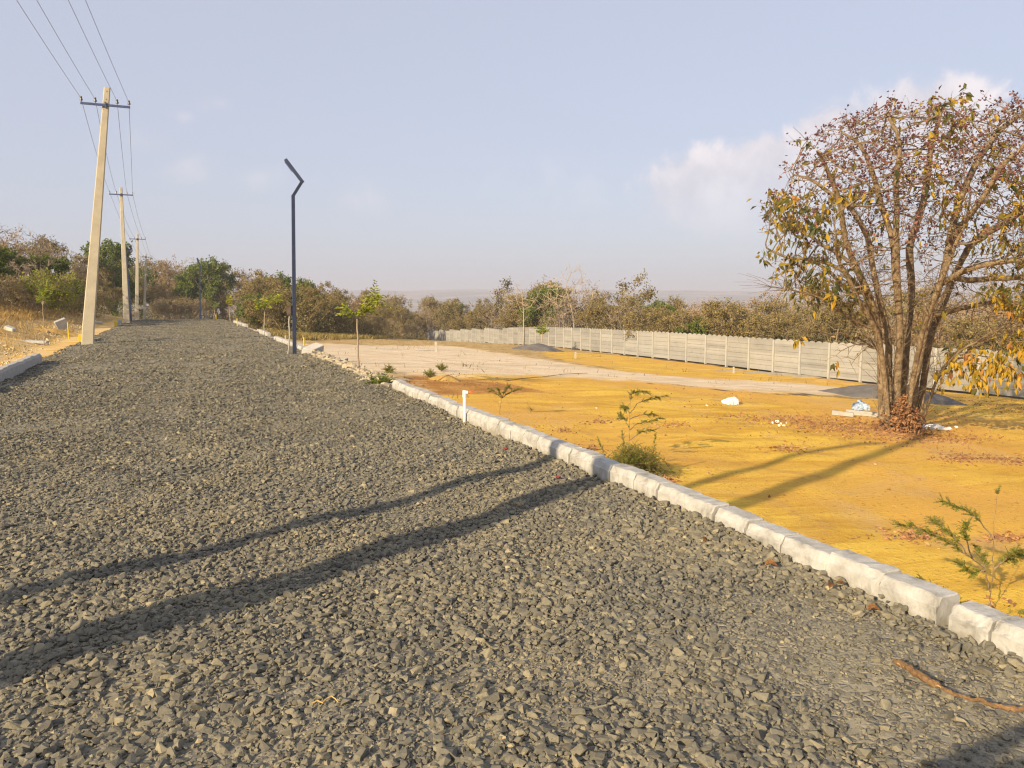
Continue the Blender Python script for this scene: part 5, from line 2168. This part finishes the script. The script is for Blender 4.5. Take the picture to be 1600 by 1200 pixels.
def slab(px, py, size, label, mat, rot, name='concrete_slab'):
    c = G(px, py)
    bm = bmesh.new()
    vs = box(bm, (0, 0, 0), size)
    for v in vs:
        v.co += Vector((random.gauss(0, .012), random.gauss(0, .012), random.gauss(0, .006)))
    bmesh.ops.bevel(bm, geom=bm.edges[:], offset=min(size) * .08, segments=1, affect='EDGES')
    o = obj(name, bm, mat)
    o.location = c + np.array([0, 0, size[2] * .5])
    o.rotation_euler = rot
    return tag(o, label, 'slab')


slab(490, 552, (.55, .35, .22), 'broken pale kerb block lying tilted right of the street lamp foot', M_SLAB, (.25, -.3, .5))
slab(480, 556, (.35, .3, .16), 'small broken pale slab between the street lamp and the tilted block', M_SLAB, (.1, .2, 1.4))
slab(525, 566, (.75, .14, .07), 'grey broken slab lying in the stone rubble', M_GREYKERB, (.15, -.12, -.9))
slab(588, 590, (.45, .12, .05), 'dark thin slab in the rubble near the kerb end', M_GREYKERB, (.15, .1, -.8))
slab(97, 515, (.5, .22, .5), 'grey slab standing tilted in the rubbly mound at the left', M_GREYKERB, (.2, -.4, .2))
slab(52, 536, (1.0, .25, .10), 'grey kerb piece lying flat left of the thin sapling', M_GREYKERB, (0, .05, -.3))
slab(16, 517, (.42, .22, .16), 'white stone block lying on the dry grass at the far left', M_SLAB, (.1, .3, -.6))
slab(150, 505, (.8, .4, .12), 'pale slab lying by the earth between the two nearest poles', M_SLAB, (.1, .1, .2))
for k, (a, b_, s, lab) in enumerate([(505, 566, .24, 'pale rock at the top of the stone rubble'), (548, 585, .26, 'pale rock in the middle of the stone rubble'), (575, 592, .22, 'pale rock low in the stone rubble'), (603, 608, .30, 'large brown-grey rock beside the end of the kerb row'),
                                     (560, 580, .2, 'small pale rock left of the tall sapling foot'), (520, 572, .2, 'small pale rock in the upper stone rubble'), (400, 508, .55, 'brown boulder on the far right bank'), (590, 612, .2, 'pale rock at the lower tip of the rubble'),
                                     (88, 512, .3, 'pale rock in the rubbly mound at the left'), (74, 520, .26, 'small pale rock right of the thin sapling'), (100, 524, .26, 'small pale rock near the yellow stake at the left')]):
    rock(a, b_, s, lab, M_RUBBLE, 900 + k, flat=.55)
rock(1233, 1074, .062, 'single larger grey stone resting on the fine road dust', M_GRAVEL, 950, 'rock', .8)
rock(1440, 1096, .05, 'second larger grey stone, flat, on the road dust', M_GRAVEL, 951, 'rock', .5)
rock(187, 1162, .085, 'large buff stone at the bottom left of the road', M_RUBBLE, 952, 'rock', .8)

n = 5200
y = rng.uniform(13.1, 24.5, n)
x = 3.42 + np.abs(rng.normal(0, .42, n)) - .12 + .1 * np.sin(y * 2)
k = x < 5.2
x, y = x[k], y[k]
s = np.exp(rng.normal(math.log(.05), .55, len(x)))
s = np.clip(s, .015, .18)
mound = .09 * np.exp(-((x - 3.75) / .35) ** 2) * (.6 + .4 * value_noise(x, y, .7, 4))
z = np.maximum(zground(x, y), -.35) * 1.0 + mound * .8 + s * .1
me = stones_mesh('rubble', np.stack([x, y, z], -1), s, VARS, rng.random(len(x)), rng, .5)
tag(obj('rubble', me, M_RUBBLE), 'pale broken stone rubble along the road edge between the two kerb rows', 'rubble', kind='stuff')
n = 5200
y = rng.uniform(20, 72, n)
x = -3.7 - np.abs(rng.normal(0, .8, n)) - .02 * y
s = np.clip(np.exp(rng.normal(math.log(.038), .5, n)), .015, .15)
k = rng.random(n) < .25 + .75 * sstep(value_noise(x + 60, y, 1.3, 15), .4, .7)
x, y, s = x[k], y[k], s[k]
me = stones_mesh('rubble', np.stack([x, y, zground(x, y) + s * .15], -1), s, VARS, rng.random(len(x)), rng, .5)
tag(obj('rubble', me, M_RUBBLEL), 'ochre stony rubble along the left road edge around the poles', 'rubble', kind='stuff')
# chips and clods over the bare earth
n = 7000
x = rng.uniform(4.3, 31, n); y = rng.uniform(1, 60, n)
k = rng.random(n) < sstep(value_noise(x, y, 1.8, 17), .4, .9) * .6 + .1
x, y = x[k], y[k]
s = np.clip(np.exp(rng.normal(math.log(.022), .5, len(x))), .01, .08)
me = stones_mesh('clods', np.stack([x, y, zground(x, y) + s * .1], -1), s, VARS_LO, rng.random(len(x)), rng, .5)
tag(obj('clods', me, M_HEAP), 'small earth clods scattered over the yellow and sandy ground', 'clods', kind='stuff')

# white stones under the tree, and bits of white debris
for k, (a, b_, s) in enumerate([(1207, 662, .09), (1214, 660, .10), (1221, 663, .10), (1228, 662, .08), (1217, 666, .09), (1225, 666, .07)]):
    rock(a, b_, s, '%s white stone of the little cluster on the leaf litter left of the tree' % ['leftmost', 'topmost', 'upper middle', 'rightmost', 'lower left', 'lower right'][k], M_STONEW, 970 + k, flat=.7, group='white stones clustered left of the tree')
for k, (a, b_, s, lab) in enumerate([(1494, 668, .10, 'lone small white stone right of the tree foot'), (1105, 634, .09, 'pale stone left of the white sack'), (932, 638, .05, 'tiny pale stone on the yellow ground')]):
    rock(a, b_, s, lab, M_STONEW, 980 + k, flat=.6)

# ------------------------------------------------------------------ sacks, concrete posts, cloth
def crumple(px, py, wm, dm, hm_, label, mat, seed, name='sack', cat='sack', rz=0.0, z0=0.0):
    c = G(px, py)
    r = np.random.default_rng(seed)
    bm = bmesh.new()
    bmesh.ops.create_icosphere(bm, subdivisions=4, radius=1.0)
    ph = r.uniform(0, 6, 12)
    for v in bm.verts:
        q = v.co.copy()
        n1_ = math.sin(q.x * 3.1 + ph[0]) * math.sin(q.y * 2.7 + ph[1]) * .22 + abs(math.sin(q.x * 6 + q.y * 4 + ph[2])) * .14 - abs(math.sin(q.y * 8 - q.x * 5 + q.z * 6 + ph[3])) * .12
        rr_ = 1 + n1_ + r.normal(0, .02) + .10 * abs(math.sin(q.x * 13 + ph[4] + 3 * math.sin(q.y * 5))) * abs(math.sin(q.z * 9 + q.y * 7 + ph[5]))
        zz_ = max(q.z, -.15)
        v.co = Vector((q.x * rr_ * wm / 2, q.y * rr_ * dm / 2, min(zz_, .62) * rr_ * hm_ * (1 + .45 * math.sin(q.x * 4 + ph[6]) * math.cos(q.y * 3 + ph[7]))))
    o = obj(name, bm, mat)
    o.location = c + np.array([0, 0, z0 + .12 * hm_])
    o.rotation_euler = (0, 0, -YAW + rz)
    return tag(o, label, cat)


crumple(1141, 631, .44, .34, .17, 'crumpled white sack lying on the yellow ground', M_BAGW, 3)
for k, (ax, ay, bx2, by2, lab, w) in enumerate([(1300, 648, 1334, 652, 'short grey concrete post lying left of the tree foot', .12), (1322, 647, 1378, 653, 'longer grey concrete post lying against the tree foot', .13)]):
    A_, B_ = G(ax, ay), G(bx2, by2)
    bm = bmesh.new()
    m_ = (A_ + B_) / 2
    bar(bm, Vector(A_ - m_) + Vector((0, 0, w * .5)), Vector(B_ - m_) + Vector((0, 0, w * .5)), w, w, w * .9, w * .9)
    bmesh.ops.bevel(bm, geom=bm.edges[:], offset=.012, segments=1, affect='EDGES')
    o = obj('concrete_post', bm, M_GREYKERB)
    o.location = m_
    tag(o, lab, 'concrete post')
crumple(1345, 646, .46, .32, .2, 'crumpled pale blue sack on the lying concrete posts', M_BAGB, 5, z0=.11)
crumple(1452, 669, .55, .22, .09, 'grey-white rag lying right of the tree foot', M_BAGW, 8, 'rag', 'rag')
crumple(1476, 671, .26, .14, .05, 'small white rag at the end of the grey-white one', M_BAGW, 9, 'rag', 'rag')

# ------------------------------------------------------------------ split branch and leaves on the road
root_pts = [(1396, 1036), (1425, 1052), (1455, 1070), (1490, 1086), (1520, 1096), (1560, 1108), (1605, 1117)]
P = np.array([W(a, b_, 1) for a, b_ in root_pts])
P = []
for a, b_ in root_pts:
    r_ = ray(a, b_)
    t = (0.035 - CAM_H) / r_[2]
    P.append(np.array([0, 0, CAM_H]) + r_ * t)
P = np.array(P)
c0 = P[0].copy()
t = np.linspace(0, len(P) - 1, 60)
Q = np.stack([np.interp(t, np.arange(len(P)), P[:, c]) for c in range(3)], 1) - c0
sr = np.random.default_rng(4)
wv = np.cumsum(sr.normal(0, .0016, (60, 3)), 0)
Q += wv - wv.mean(0)
Q[:, 2] = np.maximum(Q[:, 2], -.005) + .01
rad_s = .008 + .004 * np.sin(np.linspace(0, 9, 60)) * sr.random(60)
rad_s[:22] += .005
rad_s[0:3] *= [.2, .6, .9]
v, f = tube_path(Q, rad_s, 9)
v += sr.normal(0, .0016, v.shape)
root = empty('fallen_branch', c0)
tag(root, 'split brown and yellow branch lying on the road dust at the lower right', 'branch')
obj('wood', mesh_np('wood', v, f), M_STICK, root)
v, f = tube_path(Q[2:24] + np.array([-.006, -.011, .0]), np.linspace(.008, .002, 22), 5)
obj('splinter', mesh_np('splinter', v + sr.normal(0, .001, v.shape), f), mat_simple('pale_split_wood', (.34, .21, .08), (.55, .38, .17), 14, .8, .5), root)


def curled_leaf(px, py, L, label, z, seed, rz, mat=None):
    r_ = ray(px, py)
    t = (z - CAM_H) / r_[2]
    c = np.array([0, 0, CAM_H]) + r_ * t
    bm = bmesh.new()
    n, m = 9, 5
    g = []
    rr_ = np.random.default_rng(seed)
    for i_ in range(n):
        u = i_ / (n - 1)
        w = math.sin(u * PI) ** .7 * L * .32
        row = []
        for j in range(m):
            s_ = (j / (m - 1) - .5) * 2
            row.append(bm.verts.new((u * L - L / 2, s_ * w, abs(s_) ** 1.3 * w * .9 + math.sin(u * PI * 1.3) * L * .16 + rr_.normal(0, L * .008))))
        g.append(row)
    for i_ in range(n - 1):
        for j in range(m - 1):
            bm.faces.new((g[i_][j], g[i_ + 1][j], g[i_ + 1][j + 1], g[i_][j + 1]))
    bmesh.ops.solidify(bm, geom=bm.faces[:], thickness=.0015)
    o = obj('dry_leaf', bm, mat or M_LEAFB)
    o.location = c
    o.rotation_euler = (.3, -.2, rz)
    return tag(o, label, 'dry leaf')


M_LEAFB = mat_simple('dry_leaf', (.22, .10, .04), (.48, .26, .11), 30, .7, .2)
curled_leaf(1298, 915, 0.065, 'curled brown leaf leaning on the kerb foot', .04, 1, .5)
curled_leaf(1312, 912, 0.046, 'second curled leaf beside the first at the kerb foot', .04, 2, 2.2)
curled_leaf(1205, 884, 0.078, 'long brown leaf at the kerb foot left of the curled pair', .03, 3, -.7)
curled_leaf(1365, 953, 0.065, 'brown leaf under the kerb right of the curled pair', .03, 4, -.6)
curled_leaf(1103, 845, 0.058, 'yellowish leaf on the gravel by the kerb', .03, 5, .3)
tw_px = [(488, 1099), (496, 1096), (504, 1097), (511, 1091), (518, 1089), (524, 1091), (528, 1096), (531, 1093)]
TP_ = []
for a, b_ in tw_px:
    r_ = ray(a, b_)
    TP_.append(np.array([0, 0, CAM_H]) + r_ * ((.035 - CAM_H) / r_[2]))
TP_ = np.array(TP_)
v, f = tube_path(TP_ + np.array([[0, 0, .004 * math.sin(q * 2)] for q in range(8)]), np.linspace(.0035, .002, 8), 6)
tag(obj('bent_twig', mesh_np('bent_twig', v, f), mat_simple('straw_twig', (.50, .32, .10), (.66, .46, .18), 20, .8, .1)), 'bent straw-yellow twig lying on the gravel at the bottom centre-left', 'twig')
curled_leaf(1012, 799, 0.039, 'small brown leaf on the gravel near the shadow end', .03, 7, 1.0)
for k, (a, b_, lab) in enumerate([(790, 701, 'tiny red scrap on the gravel left of the narrow shadow end'), (872, 745, 'tiny red scrap on the gravel between the two shadows')]):
    bm = bmesh.new()
    bmesh.ops.create_icosphere(bm, subdivisions=1, radius=.028)
    for v in bm.verts:
        v.co *= random.uniform(.6, 1.2)
        v.co.z *= .5
    o = obj('red_scrap', bm, M_RED)
    r_ = ray(a, b_)
    o.location = np.array([0, 0, CAM_H]) + r_ * ((.04 - CAM_H) / r_[2])
    tag(o, lab, 'scrap')
# thin cable/hose lying over the sand
P = np.array([G(a, b_) for a, b_ in [(790, 597), (815, 593), (850, 590), (880, 586), (900, 585), (918, 584)]])
v, f = tube_path(P + [0, 0, .03], np.full(6, .008), 5)
tag(obj('dark_hose', mesh_np('hose', v, f), M_DARKB), 'thin dark hose lying across the edge of the sandy track', 'hose')

# ------------------------------------------------------------------ fallen leaves
LP_, LD_, LL_ = [], [], []


def litter(px, py, rx, ry, n, L=(.03, .085), pile=.02):
    q = rng.normal(0, .5, (n * 2, 2)) * np.where(rng.random((n * 2, 1)) < .3, 2.2, 1)
    q = q[(np.abs(q) < 3).all(1)][:int(n * .8)]
    for a, b_ in q:
        c = G(px + a * rx, py + b_ * ry)
        LP_.append(c + [0, 0, rng.uniform(.005, pile)])
        LL_.append(rng.uniform(*L))


_G = G


def G_fast_factory():
    """leaf patches only need the local ground plane"""
    cache = {}

    def g(px, py):
        key = (int(px // 12), int(py // 6))
        if key not in cache:
            a = _G(key[0] * 12 + 6, key[1] * 6 + 3)
            cache[key] = a[2]
        r_ = ray(px, py)
        z = cache[key]
        p = np.array([0, 0, CAM_H]) + r_ * ((z - CAM_H) / r_[2])
        p[2] = float(zground(p[0], p[1]))
        return p
    return g


G = G_fast_factory()
for args in [(1405, 678, 60, 12, 900), (1345, 668, 70, 12, 1100), (1290, 664, 60, 10, 700), (1240, 656, 60, 7, 420), (1180, 655, 45, 5, 220), (1150, 650, 30, 3, 120), (1460, 684, 50, 8, 380), (1520, 688, 50, 6, 200),
             (1230, 701, 28, 4, 200), (1500, 716, 30, 7, 300), (1550, 718, 40, 5, 260), (1596, 722, 20, 5, 120), (1430, 838, 34, 7, 320), (1570, 842, 24, 5, 160), (940, 659, 16, 3, 90), (1050, 665, 26, 3.5, 140), (882, 673, 16, 4, 110),
             (915, 705, 22, 9, 260), (1040, 752, 20, 5, 90), (1500, 645, 110, 12, 500), (1480, 625, 90, 5, 420), (1550, 632, 60, 4, 420), (1600, 640, 40, 6, 320), (1125, 632, 30, 3, 60), (1210, 660, 14, 3, 60),
             (1140, 622, 60, 12, 60), (1000, 640, 300, 60, 90), (1250, 740, 260, 80, 60), (700, 590, 60, 8, 160), (640, 605, 30, 8, 140), (750, 600, 60, 6, 120), (860, 551, 40, 4, 120), (1560, 945, 60, 20, 40)]:
    litter(*args)
G = _G
n = len(LP_)
V, F_, t_ = leaf_quads(np.array(LP_), rng.normal(size=(n, 3)) * [1, 1, .25], np.array(LL_), np.array(LL_) * .5, rng, .2, np.clip(rng.normal(.45, .2, n), 0, 1))
me = mesh_np('leaf_litter', V, F_)
fattr(me, 'tint', t_)
tag(obj('leaf_litter', me, LEAF_LITTER), 'brown fallen leaves in patches on the yellow ground, thickest round the big tree', 'leaf litter', kind='stuff')

# ------------------------------------------------------------------ the person who took the picture (only the shadow falls into view)
def skin_body(name, chains, parent, mat, lev=2):
    """chains: list of lists of (key, xyz, radius); shared keys join"""
    bm = bmesh.new()
    sk = bm.verts.layers.skin.verify()
    vs = {}
    first = True
    for ch_ in chains:
        prev = None
        for (key, p, r_) in ch_:
            if key not in vs:
                v = bm.verts.new(p)
                rr_ = r_ if isinstance(r_, tuple) else (r_, r_)
                v[sk].radius = rr_
                v[sk].use_root = first
                first = False
                vs[key] = v
            if prev is not None and bm.edges.get((vs[prev], vs[key])) is None:
                bm.edges.new((vs[prev], vs[key]))
            prev = key
    me = bpy.data.meshes.new(name)
    bm.to_mesh(me)
    bm.free()
    me.materials.append(mat)
    o = bpy.data.objects.new(name, me)
    COL.objects.link(o)
    o.parent = parent
    m = o.modifiers.new('skin', 'SKIN')
    m.use_smooth_shade = True
    s = o.modifiers.new('sub', 'SUBSURF')
    s.levels = s.render_levels = lev
    return o


M_SKIN = mat_simple('skin', (.30, .17, .10), (.36, .21, .13), 20, .5, .1)
M_SHIRT = mat_simple('shirt_cloth', (.16, .20, .28), (.20, .25, .34), 12, .9, .3)
M_TROUSER = mat_simple('trouser_cloth', (.04, .04, .05), (.07, .07, .08), 12, .9, .3)
M_HAIR = mat_simple('hair', (.01, .008, .007), (.03, .02, .018), 40, .6, .4)
pz = float(road_z(np.array(-.50), np.array(-.06)))
pr_ = empty('person', (-.50, -.06, pz), -YAW)
tag(pr_, 'person behind the camera holding up a phone, seen only by the shadow', 'person')
# local frame: +y looks forward, +x right; the camera is up and to the right
camL = np.array([(.50 * RR[0] + .06 * RR[1]), (.50 * FH[0] + .06 * FH[1]), CAM_H - pz])
hL = camL + np.array([-.075, -.03, -.02])
hR = camL + np.array([.075, -.03, -.02])
body = []
body.append([('pel', (0, 0, .94), (.155, .11)), ('wai', (0, 0, 1.10), (.135, .10)), ('che', (0, .01, 1.30), (.16, .11)), ('nkb', (0, 0, 1.44), (.085, .075)), ('nk', (0, .01, 1.50), .055), ('hd1', (0, .025, 1.575), (.068, .08)), ('hd2', (0, .03, 1.65), (.076, .095)), ('hd3', (0, .02, 1.72), (.055, .07))])
elb = {-1: np.array([-.30, .20, 1.30]), 1: np.array([.42, .10, 1.26])}
for s_, hnd in ((-1, hL), (1, hR)):
    k = 'L' if s_ < 0 else 'R'
    wr = hnd + (elb[s_] - hnd) * .24
    body.append([('che', None, 0), ('sh' + k, (s_ * .185, 0, 1.40), .062), ('ua' + k, tuple((np.array([s_ * .185, 0, 1.40]) + elb[s_]) / 2), .05), ('el' + k, tuple(elb[s_]), .042), ('fa' + k, tuple(elb[s_] * .5 + wr * .5), .038), ('wr' + k, tuple(wr), .026), ('pa' + k, tuple(wr + (hnd - wr) * .55), (.036, .018)), ('pk' + k, tuple(wr + (hnd - wr) * .9), (.034, .014))])
    pk = wr + (hnd - wr) * .9
    for q, (dz, L2) in enumerate([(.030, .065), (.010, .075), (-.012, .070), (-.032, .055)]):
        a = pk + np.array([0, .012, dz * .6])
        b_ = a + np.array([-s_ * L2 * .25, .03, dz * .5])
        c = b_ + np.array([-s_ * L2 * .5, .004, 0])
        body.append([('pk' + k, None, 0), ('f%d0' % q + k, tuple(a), .0095), ('f%d1' % q + k, tuple(b_), .0088), ('f%d2' % q + k, tuple(c), .0075)])
    pm = wr + (hnd - wr) * .5
    body.append([('pa' + k, None, 0), ('t0' + k, tuple(pm + np.array([-s_ * .015, -.02, .02])), .011), ('t1' + k, tuple(pm + np.array([-s_ * .04, -.03, .045])), .0095), ('t2' + k, tuple(pm + np.array([-s_ * .062, -.022, .05])), .0085)])
    body.append([('pel', None, 0), ('hp' + k, (s_ * .095, 0, .88), .095), ('th' + k, (s_ * .11, .01, .68), .08), ('kn' + k, (s_ * .12, .015, .48), .058), ('cf' + k, (s_ * .125, -.01, .32), .056), ('an' + k, (s_ * .13, -.01, .09), .04), ('hl' + k, (s_ * .13, -.01, .05), .042), ('to' + k, (s_ * .145, .17, .035), (.045, .028))])
skin_body('body', body, pr_, M_SKIN)
shirt = [[('w00', (0, 0, .84), (.185, .145)), ('w0', (0, 0, .93), (.18, .138)), ('w1', (0, 0, 1.10), (.155, .12)), ('w2', (0, .01, 1.30), (.178, .13)), ('w3', (0, 0, 1.43), (.10, .09))]]
for s_ in (-1, 1):
    k = 'L' if s_ < 0 else 'R'
    sh = np.array([s_ * .185, 0, 1.40])
    shirt.append([('w2', None, 0), ('s' + k, tuple(sh), .078), ('u' + k, tuple(sh * .4 + elb[s_] * .6), .068)])
skin_body('shirt', shirt, pr_, M_SHIRT)
tro = [[('p', (0, 0, .95), (.165, .125)), ('p2', (0, 0, .88), (.15, .12))]]
for s_ in (-1, 1):
    k = 'L' if s_ < 0 else 'R'
    tro.append([('p2', None, 0), ('a' + k, (s_ * .10, 0, .80), .105), ('b' + k, (s_ * .11, .01, .62), .092), ('c' + k, (s_ * .12, .01, .46), .076), ('d' + k, (s_ * .128, -.005, .12), .062)])
skin_body('trousers', tro, pr_, M_TROUSER)
for s_ in (-1, 1):
    k = 'x'
    skin_body('shoe', [[('h', (s_ * .13, -.04, .045), (.048, .045)), ('m', (s_ * .138, .06, .045), (.05, .04)), ('t', (s_ * .15, .18, .035), (.048, .03))]], pr_, M_HAIR)
skin_body('hair', [[('a', (0, -.035, 1.63), (.075, .06)), ('b', (0, -.01, 1.70), (.085, .085)), ('c', (0, .03, 1.745), (.066, .07))]], pr_, M_HAIR)
# face: nose, mouth, eyes, ears
bm = bmesh.new()
for s_ in (-1, 1):
    bmesh.ops.create_uvsphere(bm, u_segments=10, v_segments=8, radius=.012, matrix=Matrix.Translation((s_ * .032, .112, 1.645)))
obj('eyes', bm, M_PVC, pr_)
skin_body('nose', [[('a', (0, .118, 1.65), .008), ('b', (0, .135, 1.615), .013)]], pr_, M_SKIN, 1)
skin_body('mouth', [[('a', (-.024, .098, 1.575), .006), ('b', (0, .108, 1.573), .008), ('c', (.024, .098, 1.575), .006)]], pr_, M_RED, 1)
for s_ in (-1, 1):
    skin_body('ear', [[('a', (s_ * .080, .02, 1.655), .012), ('b', (s_ * .084, .015, 1.625), .010)]], pr_, M_SKIN, 1)
bm = bmesh.new()
cl = camL + np.array([0, -.03, 0])
box(bm, cl, (.155, .009, .075))
bmesh.ops.bevel(bm, geom=bm.edges[:], offset=.003, segments=2, affect='EDGES')
ph_ = obj('phone', bm, M_STEEL)
ph_.matrix_world = Matrix.Translation((-.50, -.06, pz)) @ Matrix.Rotation(-YAW, 4, 'Z')
tag(ph_, 'dark phone held up by the person behind the camera', 'phone')

# ------------------------------------------------------------------ haze
bm = bmesh.new()
box(bm, (0, 0, 17.5), (24000, 24000, 115))
hm = bpy.data.materials.new('haze')
hm.use_nodes = True
hn = hm.node_tree
hn.nodes.clear()
ho = N(hn, 'ShaderNodeOutputMaterial')
hv = N(hn, 'ShaderNodeVolumePrincipled')
hv.inputs['Color'].default_value = (.74, .76, .88, 1)
hv.inputs['Density'].default_value = .00045
hv.inputs['Anisotropy'].default_value = 0.0
lk(hn, hv.outputs[0], ho.inputs['Volume'])
hz = obj('haze', bm, hm)
tag(hz, kind='stuff')
print('counts', len(placed))
